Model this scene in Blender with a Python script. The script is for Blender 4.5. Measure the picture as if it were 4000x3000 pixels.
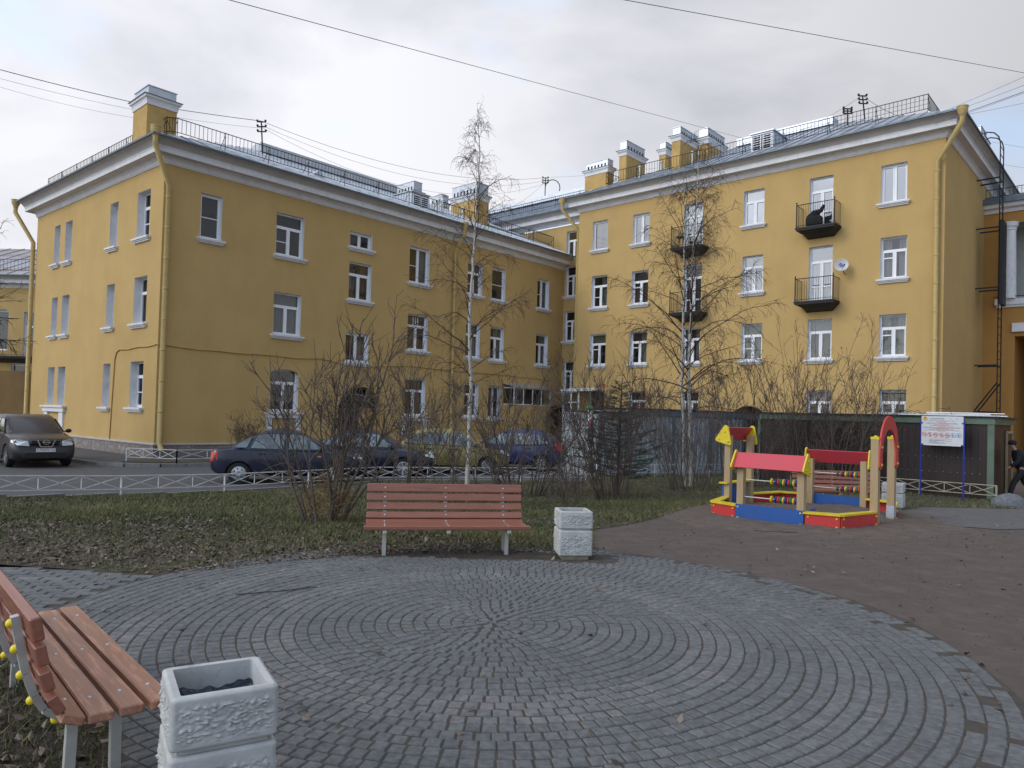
import bpy, bmesh, math, random
import numpy as np
from mathutils import Vector, Matrix, Quaternion
R_ = math.radians
sc = bpy.context.scene
for o in list(bpy.data.objects): bpy.data.objects.remove(o)

# ---------------- camera ----------------
cam_d = bpy.data.cameras.new('camera'); cam = bpy.data.objects.new('camera', cam_d)
sc.collection.objects.link(cam); sc.camera = cam
PIT, ROL = R_(1.25), R_(1.65)
right = Vector((1, 0, 0)); up = Vector((0, -math.sin(PIT), math.cos(PIT))); fwd = Vector((0, math.cos(PIT), math.sin(PIT)))
r2 = right * math.cos(ROL) + up * math.sin(ROL); u2 = -right * math.sin(ROL) + up * math.cos(ROL)
m = Matrix((r2, u2, -fwd)).transposed().to_4x4(); m.translation = (0, 0, 1.65)
cam.matrix_world = m
cam_d.sensor_width = 36; cam_d.lens = 2850 / 4000 * 36; cam_d.shift_y = 0.015
cam_d.clip_start = 0.05; cam_d.clip_end = 2000

# ---------------- world: overcast sky with thin blue gaps ----------------
SUN_EL, SUN_AZ = R_(36), R_(-112)      # light comes over the left shoulder
wd = bpy.data.worlds.new('World'); sc.world = wd; wd.use_nodes = True
nt = wd.node_tree; nt.nodes.clear()
def N(t, **k):
    n = nt.nodes.new(t)
    for a, b in k.items(): setattr(n, a, b)
    return n
def L(a, b): nt.links.new(a, b)
out = N('ShaderNodeOutputWorld'); bg = N('ShaderNodeBackground'); bg.inputs['Strength'].default_value = 0.1
sky = N('ShaderNodeTexSky', sky_type='NISHITA', sun_disc=False); sky.sun_elevation = SUN_EL; sky.sun_rotation = SUN_AZ
tc = N('ShaderNodeTexCoord'); mp = N('ShaderNodeMapping'); mp.inputs['Scale'].default_value = (1.0, 1.0, 2.2)
L(tc.outputs['Generated'], mp.inputs[0])
n1 = N('ShaderNodeTexNoise'); n1.inputs['Scale'].default_value = 1.7; n1.inputs['Detail'].default_value = 7; n1.inputs['Roughness'].default_value = .52; n1.inputs['Distortion'].default_value = .25
L(mp.outputs[0], n1.inputs[0])
r1 = N('ShaderNodeValToRGB')          # cloud brightness
e = r1.color_ramp.elements; e[0].position = .37; e[0].color = (6.3, 6.5, 7.5, 1); e[1].position = .60; e[1].color = (10.4, 10.45, 11.0, 1)
L(n1.outputs['Fac'], r1.inputs[0])
n2 = N('ShaderNodeTexNoise'); n2.inputs['Scale'].default_value = 2.6; n2.inputs['Detail'].default_value = 6; n2.inputs['Roughness'].default_value = .5
mp2 = N('ShaderNodeMapping'); mp2.inputs['Location'].default_value = (4.1, 1.3, .6); mp2.inputs['Scale'].default_value = (1, 1, 2.0)
L(tc.outputs['Generated'], mp2.inputs[0]); L(mp2.outputs[0], n2.inputs[0])
r2n = N('ShaderNodeMapRange'); r2n.inputs[1].default_value = .50; r2n.inputs[2].default_value = .68; r2n.inputs[3].default_value = 0; r2n.inputs[4].default_value = .75
L(n2.outputs['Fac'], r2n.inputs[0])
skm = N('ShaderNodeVectorMath', operation='MULTIPLY_ADD'); L(sky.outputs[0], skm.inputs[0]); skm.inputs[1].default_value = (1.6, 1.6, 1.5); skm.inputs[2].default_value = (5.6, 7.4, 10.6)
sy_ = N('ShaderNodeSeparateXYZ'); L(tc.outputs['Generated'], sy_.inputs[0]); bk = N('ShaderNodeMapRange'); bk.inputs[1].default_value = .0; bk.inputs[2].default_value = -.75; bk.inputs[3].default_value = 0; bk.inputs[4].default_value = .6
L(sy_.outputs[1], bk.inputs[0]); ad = N('ShaderNodeMath', operation='ADD', use_clamp=True); L(r2n.outputs[0], ad.inputs[0]); L(bk.outputs[0], ad.inputs[1])
mx = N('ShaderNodeMixRGB'); L(ad.outputs[0], mx.inputs[0]); L(r1.outputs[0], mx.inputs[1]); L(skm.outputs[0], mx.inputs[2])
# the cloud cover is brighter towards the hidden sun (behind the camera, left); the unseen right rear is dimmed to darken the long left wall
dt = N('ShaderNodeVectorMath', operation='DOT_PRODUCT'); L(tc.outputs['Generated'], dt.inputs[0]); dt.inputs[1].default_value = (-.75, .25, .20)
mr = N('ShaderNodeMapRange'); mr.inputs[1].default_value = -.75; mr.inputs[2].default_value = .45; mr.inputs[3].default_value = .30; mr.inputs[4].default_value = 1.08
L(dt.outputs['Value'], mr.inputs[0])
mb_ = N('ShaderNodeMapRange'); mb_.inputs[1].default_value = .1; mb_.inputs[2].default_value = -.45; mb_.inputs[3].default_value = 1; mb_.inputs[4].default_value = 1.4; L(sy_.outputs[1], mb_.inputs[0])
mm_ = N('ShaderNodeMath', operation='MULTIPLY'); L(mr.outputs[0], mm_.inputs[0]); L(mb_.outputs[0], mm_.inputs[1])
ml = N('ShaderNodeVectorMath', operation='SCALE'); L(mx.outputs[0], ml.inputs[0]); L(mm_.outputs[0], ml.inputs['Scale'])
# slightly cream glow low over the roofs
sx = N('ShaderNodeSeparateXYZ'); L(tc.outputs['Generated'], sx.inputs[0])
hz = N('ShaderNodeMapRange'); hz.inputs[1].default_value = .02; hz.inputs[2].default_value = .34; hz.inputs[3].default_value = .55; hz.inputs[4].default_value = 0
L(sx.outputs[2], hz.inputs[0])
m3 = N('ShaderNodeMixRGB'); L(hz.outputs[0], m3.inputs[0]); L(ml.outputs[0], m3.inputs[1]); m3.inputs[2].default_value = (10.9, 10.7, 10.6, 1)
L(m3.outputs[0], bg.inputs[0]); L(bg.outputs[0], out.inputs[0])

sun_d = bpy.data.lights.new('sun', 'SUN'); sun_d.energy = 1.0; sun_d.angle = R_(22); sun_d.color = (1, .93, .82)
sun = bpy.data.objects.new('sun', sun_d); sc.collection.objects.link(sun)
sd = Vector((math.sin(SUN_AZ) * math.cos(SUN_EL), math.cos(SUN_AZ) * math.cos(SUN_EL), math.sin(SUN_EL)))
sun.rotation_euler = sd.to_track_quat('Z', 'Y').to_euler()
sc.view_settings.view_transform = 'Standard'; sc.view_settings.look = 'None'; sc.view_settings.gamma = 1
sc.view_settings.exposure = -0.22
sc.render.engine = 'CYCLES'; sc.cycles.max_bounces = 6; sc.cycles.transparent_max_bounces = 12

# ---------------- helpers ----------------
COL = sc.collection
MATS = {}
def mat(name, c, rough=.8, metal=0, c2=None, ns=4.0, det=5, bump=0, bs=60, spec=.5, c3=None, rng=(.35, .65), coat=0, coord='Object', stretch=None, bdist=.01, nr=.6, streak=None):
    m = bpy.data.materials.new(name); m.use_nodes = True; t = m.node_tree; b = t.nodes['Principled BSDF']
    b.inputs['Base Color'].default_value = (*c, 1); b.inputs['Roughness'].default_value = rough; b.inputs['Metallic'].default_value = metal
    b.inputs['Specular IOR Level'].default_value = spec; b.inputs['Coat Weight'].default_value = coat; b.inputs['Coat Roughness'].default_value = .08
    tc = t.nodes.new('ShaderNodeTexCoord'); src = tc.outputs[coord]
    if stretch:
        mp = t.nodes.new('ShaderNodeMapping'); mp.inputs['Scale'].default_value = stretch; t.links.new(src, mp.inputs[0]); src = mp.outputs[0]
    if c2:
        n = t.nodes.new('ShaderNodeTexNoise'); n.inputs['Scale'].default_value = ns; n.inputs['Detail'].default_value = det; n.inputs['Roughness'].default_value = nr
        t.links.new(src, n.inputs[0]); r = t.nodes.new('ShaderNodeValToRGB'); r.color_ramp.elements[0].position = rng[0]; r.color_ramp.elements[1].position = rng[1]
        r.color_ramp.elements[0].color = (*c, 1); r.color_ramp.elements[1].color = (*c2, 1)
        if c3: el = r.color_ramp.elements.new((rng[0] + rng[1]) / 2); el.color = (*c3, 1)
        t.links.new(n.outputs['Fac'], r.inputs[0]); t.links.new(r.outputs[0], b.inputs['Base Color'])
    if streak:      # weather stains: (scale xyz, strength, lo, hi)
        sc3, k_, lo_, hi_ = streak; mp2 = t.nodes.new('ShaderNodeMapping'); mp2.inputs['Scale'].default_value = sc3; t.links.new(tc.outputs[coord], mp2.inputs[0]); n = t.nodes.new('ShaderNodeTexNoise'); n.inputs['Scale'].default_value = 1; n.inputs['Detail'].default_value = 7; n.inputs['Roughness'].default_value = .65
        t.links.new(mp2.outputs[0], n.inputs[0]); mr = t.nodes.new('ShaderNodeMapRange'); mr.inputs[1].default_value = lo_; mr.inputs[2].default_value = hi_; mr.inputs[3].default_value = 1; mr.inputs[4].default_value = 1 - k_; t.links.new(n.outputs['Fac'], mr.inputs[0])
        v = t.nodes.new('ShaderNodeVectorMath'); v.operation = 'SCALE'; t.links.new(mr.outputs[0], v.inputs['Scale']); cl = b.inputs['Base Color']
        if cl.links: t.links.new(cl.links[0].from_socket, v.inputs[0])
        else: v.inputs[0].default_value = c
        t.links.new(v.outputs[0], cl)
    if bump:
        n = t.nodes.new('ShaderNodeTexNoise'); n.inputs['Scale'].default_value = bs; n.inputs['Detail'].default_value = 4
        t.links.new(src, n.inputs[0]); bp = t.nodes.new('ShaderNodeBump'); bp.inputs['Strength'].default_value = bump; bp.inputs['Distance'].default_value = bdist
        t.links.new(n.outputs['Fac'], bp.inputs['Height']); t.links.new(bp.outputs[0], b.inputs['Normal'])
    MATS[name] = m; return m
def attr_mat(name, cols, rough=.9, bump=0, bs=80, fine=None, spec=.5):
    """base colour from per-face attribute 'tone' through a ramp, modulated by a fine noise"""
    m = mat(name, (1, 1, 1), rough, bump=bump, bs=bs, spec=spec); t = m.node_tree; b = t.nodes['Principled BSDF']
    a = t.nodes.new('ShaderNodeAttribute'); a.attribute_name = 'tone'; r = t.nodes.new('ShaderNodeValToRGB')
    els = r.color_ramp.elements
    while len(els) < len(cols): els.new(.5)
    for i, c in enumerate(cols): els[i].position = i / (len(cols) - 1); els[i].color = (*c, 1)
    t.links.new(a.outputs['Fac'], r.inputs[0]); src = r.outputs[0]
    if fine:
        n = t.nodes.new('ShaderNodeTexNoise'); n.inputs['Scale'].default_value = fine; n.inputs['Detail'].default_value = 5
        tcn = t.nodes.new('ShaderNodeTexCoord'); t.links.new(tcn.outputs['Object'], n.inputs[0])
        mr = t.nodes.new('ShaderNodeMapRange'); mr.inputs[1].default_value = .3; mr.inputs[2].default_value = .7; mr.inputs[3].default_value = .72; mr.inputs[4].default_value = 1.25
        t.links.new(n.outputs['Fac'], mr.inputs[0]); v = t.nodes.new('ShaderNodeVectorMath'); v.operation = 'SCALE'
        t.links.new(src, v.inputs[0]); t.links.new(mr.outputs[0], v.inputs['Scale']); src = v.outputs[0]
    t.links.new(src, b.inputs['Base Color']); return m

class MB:
    def __init__(s): s.v = []; s.f = []; s.mi = []; s.tone = []; s.m = 0; s.M = None
    def add(s, vs, fs, mi=None, tone=0.5):
        b = len(s.v)
        if s.M is not None: vs = [s.M @ Vector(p) for p in vs]
        s.v += [tuple(p) for p in vs]; s.f += [tuple(i + b for i in f) for f in fs]
        s.mi += [s.m if mi is None else mi] * len(fs); s.tone += [tone] * len(fs); return s
    def box(s, a, b, mi=None, tone=.5):
        x0, y0, z0 = a; x1, y1, z1 = b
        return s.add([(x0, y0, z0), (x1, y0, z0), (x1, y1, z0), (x0, y1, z0), (x0, y0, z1), (x1, y0, z1), (x1, y1, z1), (x0, y1, z1)],
                     [(0, 3, 2, 1), (4, 5, 6, 7), (0, 1, 5, 4), (1, 2, 6, 5), (2, 3, 7, 6), (3, 0, 4, 7)], mi, tone)
    def cbox(s, c, d, rot=None, mi=None, tone=.5):
        """centre, dims, rotation matrix"""
        h = [x / 2 for x in d]; M = (rot or Matrix.Identity(3)); cs = []
        for z in (-h[2], h[2]):
            for x, y in ((-h[0], -h[1]), (h[0], -h[1]), (h[0], h[1]), (-h[0], h[1])): cs.append(Vector(c) + M @ Vector((x, y, z)))
        return s.add(cs, [(0, 3, 2, 1), (4, 5, 6, 7), (0, 1, 5, 4), (1, 2, 6, 5), (2, 3, 7, 6), (3, 0, 4, 7)], mi, tone)
    def bbox(s, a, b, bev=.006, mi=None):
        """chamfered box"""
        x0, y0, z0 = a; x1, y1, z1 = b; vs = []; 
        for x, sx_ in ((x0, 1), (x1, -1)):
            for y, sy in ((y0, 1), (y1, -1)):
                for z, sz in ((z0, 1), (z1, -1)):
                    vs += [(x, y + sy * bev, z + sz * bev), (x + sx_ * bev, y, z + sz * bev), (x + sx_ * bev, y + sy * bev, z)]
        I = lambda i, j, k, q: ((i * 2 + j) * 2 + k) * 3 + q
        F = []
        for i in (0, 1): F.append([I(i, 0, 0, 0), I(i, 1, 0, 0), I(i, 1, 1, 0), I(i, 0, 1, 0)][::(-1 if i == 0 else 1)])
        for j in (0, 1): F.append([I(0, j, 0, 1), I(1, j, 0, 1), I(1, j, 1, 1), I(0, j, 1, 1)][::(1 if j == 0 else -1)])
        for k in (0, 1): F.append([I(0, 0, k, 2), I(1, 0, k, 2), I(1, 1, k, 2), I(0, 1, k, 2)][::(-1 if k == 0 else 1)])
        for j in (0, 1):
            for k in (0, 1): F.append([I(0, j, k, 1), I(0, j, k, 2), I(1, j, k, 2), I(1, j, k, 1)])
        for i in (0, 1):
            for k in (0, 1): F.append([I(i, 0, k, 0), I(i, 0, k, 2), I(i, 1, k, 2), I(i, 1, k, 0)])
        for i in (0, 1):
            for j in (0, 1): F.append([I(i, j, 0, 0), I(i, j, 0, 1), I(i, j, 1, 1), I(i, j, 1, 0)])
        for i in (0, 1):
            for j in (0, 1):
                for k in (0, 1): F.append([I(i, j, k, 0), I(i, j, k, 1), I(i, j, k, 2)])
        return s.add(vs, F, mi)
    def tube(s, pts, r, n=6, mi=None, cap=True, tone=.5):
        pts = [Vector(p) for p in pts]; k = len(pts)
        rs = r if isinstance(r, (list, tuple)) else [r] * k
        vs = []; fs = []; ref = None
        for i, p in enumerate(pts):
            d = (pts[min(i + 1, k - 1)] - pts[max(i - 1, 0)])
            d = d.normalized() if d.length > 1e-9 else Vector((0, 0, 1))
            if ref is None: ref = Vector((1, 0, 0)) if abs(d.x) < .8 else Vector((0, 1, 0))
            a = (ref - d * ref.dot(d)); 
            if a.length < 1e-4: a = d.orthogonal()
            a.normalize(); ref = a; b = d.cross(a)
            for j in range(n):
                t = 2 * math.pi * j / n; vs.append(p + (a * math.cos(t) + b * math.sin(t)) * rs[i])
        for i in range(k - 1):
            for j in range(n):
                j2 = (j + 1) % n; fs.append((i * n + j, i * n + j2, (i + 1) * n + j2, (i + 1) * n + j))
        if cap: fs.append(tuple(range(n))[::-1]); fs.append(tuple(range((k - 1) * n, k * n)))
        return s.add(vs, fs, mi, tone)
    def bar(s, a, b, w, h=None, upv=(0, 0, 1), mi=None):
        """rectangular bar from a to b"""
        a = Vector(a); b = Vector(b); d = (b - a); l = d.length; d.normalize(); u = Vector(upv)
        x = d.cross(u)
        if x.length < 1e-3: x = d.cross(Vector((0, 1, 0)))
        x.normalize(); z = x.cross(d)
        rot = Matrix((x, d, z)).transposed()
        return s.cbox((a + b) / 2, (w, l, h or w), rot, mi)
    def prism(s, poly, d, mi=None):
        """polygon of 3d points extruded by vector d"""
        n = len(poly); poly = [Vector(p) for p in poly]; d = Vector(d)
        vs = poly + [p + d for p in poly]
        return s.add(vs, [tuple(range(n))[::-1], tuple(range(n, 2 * n))] + [(i, (i + 1) % n, n + (i + 1) % n, n + i) for i in range(n)], mi)
    def lathe(s, prof, c=(0, 0, 0), n=16, axis=None, mi=None):
        """profile (r,z) round the z axis (or the given rotation)"""
        M = axis or Matrix.Identity(3); c = Vector(c); vs = []
        for r, z in prof:
            for j in range(n): t = 2 * math.pi * j / n; vs.append(c + M @ Vector((r * math.cos(t), r * math.sin(t), z)))
        fs = [(i * n + j, i * n + (j + 1) % n, (i + 1) * n + (j + 1) % n, (i + 1) * n + j) for i in range(len(prof) - 1) for j in range(n)]
        fs += [tuple(range(n))[::-1], tuple(range((len(prof) - 1) * n, len(prof) * n))]
        return s.add(vs, fs, mi)
    def ball(s, c, r, n=8, mi=None, sc=(1, 1, 1)):
        vs = [(c[0], c[1], c[2] - r * sc[2])]; k = n // 2
        for i in range(1, k):
            ph = -math.pi / 2 + math.pi * i / k
            for j in range(n): t = 2 * math.pi * j / n; vs.append((c[0] + r * sc[0] * math.cos(ph) * math.cos(t), c[1] + r * sc[1] * math.cos(ph) * math.sin(t), c[2] + r * sc[2] * math.sin(ph)))
        vs.append((c[0], c[1], c[2] + r * sc[2])); fs = []
        for j in range(n): fs.append((0, 1 + (j + 1) % n, 1 + j)); fs.append((len(vs) - 1, 1 + (k - 2) * n + j, 1 + (k - 2) * n + (j + 1) % n))
        for i in range(k - 2):
            for j in range(n): a = 1 + i * n; fs.append((a + j, a + (j + 1) % n, a + n + (j + 1) % n, a + n + j))
        return s.add(vs, fs, mi)
    def build(s, name, mats, parent=None, smooth=False, world=False, tone=False, loc=None):
        me = bpy.data.meshes.new(name); me.from_pydata(s.v, [], s.f)
        if not isinstance(mats, (list, tuple)): mats = [mats]
        for q in mats: me.materials.append(MATS[q] if isinstance(q, str) else q)
        if len(mats) > 1: me.polygons.foreach_set('material_index', s.mi)
        if smooth: me.polygons.foreach_set('use_smooth', [True] * len(s.f))
        if tone:
            a = me.attributes.new('tone', 'FLOAT', 'FACE'); a.data.foreach_set('value', s.tone)
        me.update()
        o = bpy.data.objects.new(name, me); COL.objects.link(o)
        if loc is not None: o.location = loc
        if parent is not None:
            o.parent = parent
            if world:
                q = parent; off = Vector((0, 0, 0))
                while q is not None: off += q.location + (Vector((0,0,0)) if q.parent is None else q.matrix_parent_inverse.translation); q = q.parent
                o.matrix_parent_inverse = Matrix.Translation(-off)
        return o
def smooth_angle(o, ang=35):
    me = o.data; me.polygons.foreach_set('use_smooth', [True] * len(me.polygons))
    try: me.set_sharp_from_angle(angle=R_(ang))
    except Exception: pass
    return o
def tag(o, label=None, cat=None, group=None, kind=None):
    if label: o['label'] = label
    if cat: o['category'] = cat
    if group: o['group'] = group
    if kind: o['kind'] = kind
    return o
def thing(name, label, cat, loc=(0, 0, 0), rz=0, group=None):
    o = bpy.data.objects.new(name, None); COL.objects.link(o); o.location = loc; o.rotation_euler.z = rz
    return tag(o, label, cat, group)
def struct(o): o['kind'] = 'structure'; return o
def copy_tree(o, parent=None):
    c = o.copy(); COL.objects.link(c); c.parent = parent
    if parent is not None: c.matrix_parent_inverse = o.matrix_parent_inverse.copy()
    for ch in [q for q in bpy.data.objects if q.parent == o]: copy_tree(ch, c)
    return c
def dup(o, loc, rz, label=None):
    c = copy_tree(o); c.location = loc; c.rotation_euler.z = rz
    if label: c['label'] = label
    return c
def ss(a, b, x):
    t = min(max((x - a) / (b - a), 0), 1); return t * t * (3 - 2 * t)
def gz(x, y):
    k = ss(0, 4, x); return -.35 * ss(9.5, 17.6, y) * (1 - k) + (-0.15 * ss(9, 12.5, y) - 0.20 * ss(14.5, 20, y)) * k
def rz3(a): return Matrix.Rotation(a, 3, 'Z')

# ---------------- materials ----------------
mat('plaster_yellow', (.55, .378, .155), .92, c2=(.49, .333, .134), ns=.55, det=9, streak=((1.1, 1.1, .3), .07, .48, .74), bump=.25, bs=90, spec=.2, rng=(.3, .7))
mat('plaster_orange', (.44, .235, .07), .92, c2=(.40, .21, .062), ns=.7, det=8, bump=.25, bs=90, spec=.2)
mat('garden_wall_brown', (.20, .12, .045), .95, c2=(.15, .09, .035), ns=1, bump=.2)
mat('plaster_chimney', (.55, .37, .14), .92, c2=(.42, .28, .11), ns=1.6, det=8, bump=.3, bs=60, spec=.2)
mat('white_plaster', (.74, .74, .75), .85, c2=(.66, .66, .67), ns=2, bump=.15, bs=60, spec=.3, streak=((5, 5, 2), .22, .55, .75))
mat('cornice_grey', (.44, .42, .39), .85, c2=(.38, .36, .34), ns=2, bump=.1, bs=60, spec=.3)
mat('white_frame', (.80, .81, .83), .35, spec=.5)
mat('brown_frame', (.13, .06, .035), .5)
mat('plinth_stone', (.23, .21, .19), .9, c2=(.34, .31, .28), c3=(.19, .16, .145), ns=5, bump=.8, bs=12, bdist=.03)
mat('roof_metal', (.36, .40, .45), .42, .7, c2=(.50, .54, .59), ns=.9, det=6, bump=.05, bs=8)
mat('roof_edge', (.10, .135, .16), .5, .3, c2=(.15, .19, .22), ns=3)
mat('roof_old', (.40, .40, .42), .6, .3, c2=(.25, .17, .13), ns=.5, rng=(.45, .75))
mat('galvanised', (.50, .55, .60), .4, .65, c2=(.60, .64, .69), ns=3)
mat('iron_black', (.018, .018, .02), .55, .3)
mat('dark_hole', (.01, .01, .011), .9)
mat('pipe_yellow', (.50, .375, .145), .5, c2=(.45, .335, .12), ns=5, spec=.4)
mat('interior', (.20, .18, .16), .9, c2=(.08, .07, .06), ns=1.2)
mat('curtain_pale', (.42, .43, .40), .9, c2=(.30, .31, .28), ns=9, stretch=(6, 6, .4))
mat('curtain_green', (.30, .33, .25), .9, c2=(.22, .25, .18), ns=9, stretch=(6, 6, .4))
mat('curtain_brown', (.24, .16, .12), .9, c2=(.17, .11, .08), ns=9, stretch=(6, 6, .4))
mat('door_brown', (.045, .022, .015), .5, c2=(.03, .015, .01), ns=6)
mat('cable_grey', (.13, .13, .14), .6)
def glass(name, tint, refl):
    m = bpy.data.materials.new(name); m.use_nodes = True; t = m.node_tree; t.nodes.clear()
    o = t.nodes.new('ShaderNodeOutputMaterial'); mx = t.nodes.new('ShaderNodeMixShader'); tr = t.nodes.new('ShaderNodeBsdfTransparent'); gl = t.nodes.new('ShaderNodeBsdfGlossy')
    tr.inputs[0].default_value = (*tint, 1); gl.inputs['Roughness'].default_value = .03
    lw = t.nodes.new('ShaderNodeLayerWeight'); lw.inputs[0].default_value = .12; mr = t.nodes.new('ShaderNodeMapRange'); mr.inputs[3].default_value = refl; mr.inputs[4].default_value = .6
    n = t.nodes.new('ShaderNodeTexNoise'); n.inputs['Scale'].default_value = 1.3; bp = t.nodes.new('ShaderNodeBump'); bp.inputs['Strength'].default_value = .12; bp.inputs['Distance'].default_value = .02
    tc = t.nodes.new('ShaderNodeTexCoord'); t.links.new(tc.outputs['Object'], n.inputs[0]); t.links.new(n.outputs['Fac'], bp.inputs['Height']); t.links.new(bp.outputs[0], gl.inputs['Normal'])
    t.links.new(lw.outputs['Fresnel'], mr.inputs[0]); t.links.new(mr.outputs[0], mx.inputs[0]); t.links.new(tr.outputs[0], mx.inputs[1]); t.links.new(gl.outputs[0], mx.inputs[2]); t.links.new(mx.outputs[0], o.inputs[0])
    MATS[name] = m
glass('window_glass', (.55, .58, .60), .10)
glass('window_glass_sky', (.30, .36, .44), .34)
glass('car_glass', (.22, .28, .28), .12)
mat('car_glass_dark', (.03, .038, .04), .06, coat=1, spec=.9)
mat('car_side_glass', (.15, .185, .185), .08, .35, c2=(.07, .08, .08), ns=2.6, coat=1, rng=(.4, .6))
mat('paint_darkblue', (.007, .009, .028), .34, coat=.3, c2=(.009, .012, .034), ns=3)
mat('paint_brownblack', (.022, .017, .020), .34, coat=.3, c2=(.03, .024, .026), ns=3)
mat('paint_olive', (.20, .17, .05), .34, coat=.3, c2=(.23, .19, .06), ns=3)
mat('paint_blue', (.016, .026, .10), .34, coat=.3, c2=(.02, .032, .12), ns=3)
mat('tyre', (.012, .012, .012), .85)
mat('rim_silver', (.45, .46, .48), .3, .8)
mat('plastic_black', (.012, .012, .013), .5)
mat('lamp_clear', (.55, .60, .62), .12, coat=1)
mat('lamp_red', (.55, .015, .02), .2, coat=1)
mat('lamp_amber', (.8, .22, .02), .25, coat=1)
mat('chrome', (.75, .76, .78), .15, 1)
mat('plate_white', (.7, .7, .68), .5)
mat('slat_red', (.29, .115, .075), .34, c2=(.235, .088, .058), streak=((2.2, 26, 26), .35, .60, .70), ns=7, stretch=(.5, 6, 6), bump=.25, bs=60, spec=.5, bdist=.002)
mat('slat_worn', (.38, .19, .12), .38, c2=(.31, .14, .088), streak=((3, 30, 30), -.45, .52, .60), ns=7, stretch=(.5, 6, 6), bump=.3, bs=60, spec=.5, bdist=.002)
mat('steel_pale', (.50, .51, .48), .45, .2, c2=(.40, .40, .37), ns=9)
mat('cap_yellow', (.78, .62, .02), .4)
mat('fence_white', (.62, .64, .64), .5, c2=(.50, .50, .47), ns=8, det=8)
mat('fence_rusty', (.40, .38, .28), .6, c2=(.36, .20, .07), ns=7, det=8, rng=(.52, .7))
mat('green_trim', (.11, .16, .115), .6, c2=(.085, .125, .09), ns=3)
mat('sheet_brown', (.022, .013, .011), .5, .1, c2=(.024, .013, .011), ns=.8, det=6)
mat('sheet_grey', (.33, .36, .38), .5, .2, c2=(.27, .30, .32), ns=.8, det=6)
mat('wood_tan', (.42, .31, .175), .7, c2=(.36, .26, .14), ns=5, stretch=(8, 8, .6))
mat('play_red', (.58, .035, .035), .5, c2=(.50, .045, .04), ns=3, streak=((8, 8, 8), .3, .58, .75))
mat('play_red_roof', (.56, .045, .07), .5, c2=(.50, .05, .07), ns=2)
mat('play_blue', (.012, .085, .34), .5, c2=(.02, .085, .29), ns=3, streak=((8, 8, 8), .3, .58, .75))
mat('play_yellow', (.72, .57, .02), .45, c2=(.62, .47, .02), ns=6, streak=((11, 11, 11), .6, .60, .70))
mat('play_green', (.01, .16, .06), .4)
mat('play_navy', (.02, .02, .22), .4)
mat('sign_white', (.62, .64, .66), .6, c2=(.56, .58, .60), ns=4)
mat('sign_blue', (.01, .03, .30), .5)
mat('ink_grey', (.12, .14, .18), .8); mat('ink_red', (.60, .08, .08), .8); mat('ink_blue', (.10, .15, .45), .8); mat('ink_black', (.02, .02, .025), .8); mat('ink_yellow', (.75, .55, .03), .8)
mat('twig', (.080, .062, .050), .9, c2=(.12, .092, .074), ns=6)
mat('twig_red', (.085, .062, .050), .9, c2=(.064, .048, .040), ns=6)
mat('twig_birch', (.050, .034, .028), .9)
mat('birch_bark', (.40, .385, .35), .85, c2=(.07, .06, .055), ns=3.2, det=6, rng=(.60, .66), stretch=(1.2, 1.2, 3.2), bump=.3, bs=30)
mat('spruce_green', (.040, .055, .030), .9, c2=(.055, .072, .040), ns=5)
mat('berry_red', (.32, .012, .012), .4)
mat('dry_grass', (.26, .17, .08), .95)
mat('asphalt', (.060, .060, .064), .85, c2=(.085, .083, .085), ns=2.2, det=10, bump=.3, bs=150)
mat('kerb_stone', (.24, .235, .225), .9, c2=(.17, .165, .155), ns=6, bump=.4, bs=40)
mat('lawn_soil', (.058, .045, .034), .98, c2=(.085, .085, .035), c3=(.085, .068, .047), ns=2.4, det=12, bump=.9, bs=55, rng=(.36, .60), bdist=.04)
mat('dirt_gravel', (.082, .064, .054), .97, c2=(.165, .132, .114), c3=(.115, .090, .077), ns=2.6, nr=.80, det=15, bump=1, bs=160, rng=(.30, .72), bdist=.012)
mat('sand', (.150, .118, .098), .98, c2=(.100, .077, .064), ns=5, det=10, bump=1, bs=22, bdist=.05)
mat('dark_soil', (.040, .030, .022), .98, c2=(.070, .055, .038), ns=5, det=10, bump=1, bs=40, bdist=.03)
mat('joint_soil', (.048, .043, .036), .98, c2=(.080, .064, .052), ns=9, det=8, bump=.6, bs=90)
attr_mat('paver', [(.092, .098, .100), (.116, .121, .122), (.138, .143, .143), (.190, .180, .174)], .82, bump=.5, bs=220, fine=28)
attr_mat('debris', [(.03, .025, .02), (.05, .04, .032), (.09, .075, .065), (.16, .15, .135)], .9)
attr_mat('grass_blade', [(.050, .060, .020), (.092, .105, .034), (.16, .155, .06), (.30, .24, .13)], .8)
attr_mat('dead_leaf', [(.050, .036, .028), (.095, .070, .052), (.17, .13, .10), (.30, .25, .20)], .85)
mat('concrete_white', (.50, .51, .50), .88, c2=(.38, .39, .38), streak=((9, 9, 9), .5, .60, .78), ns=7, det=9, bump=.5, bs=160, bdist=.004)
mat('concrete_base', (.36, .33, .24), .9, c2=(.25, .23, .16), ns=12, bump=.5, bs=90)
mat('bin_bag', (.02, .03, .045), .25, bump=1, bs=14, bdist=.05)
mat('granite', (.17, .18, .19), .85, c2=(.10, .11, .12), ns=14, det=10, bump=.8, bs=25, bdist=.02)
mat('cloth_black', (.010, .011, .014), .9, bump=.5, bs=30, bdist=.02)
mat('cloth_dark', (.014, .013, .014), .9)
mat('dish_grey', (.50, .53, .55), .5)
mat('skin', (.40, .22, .16), .6)
mat('twigwood', (.05, .035, .025), .9)
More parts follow.
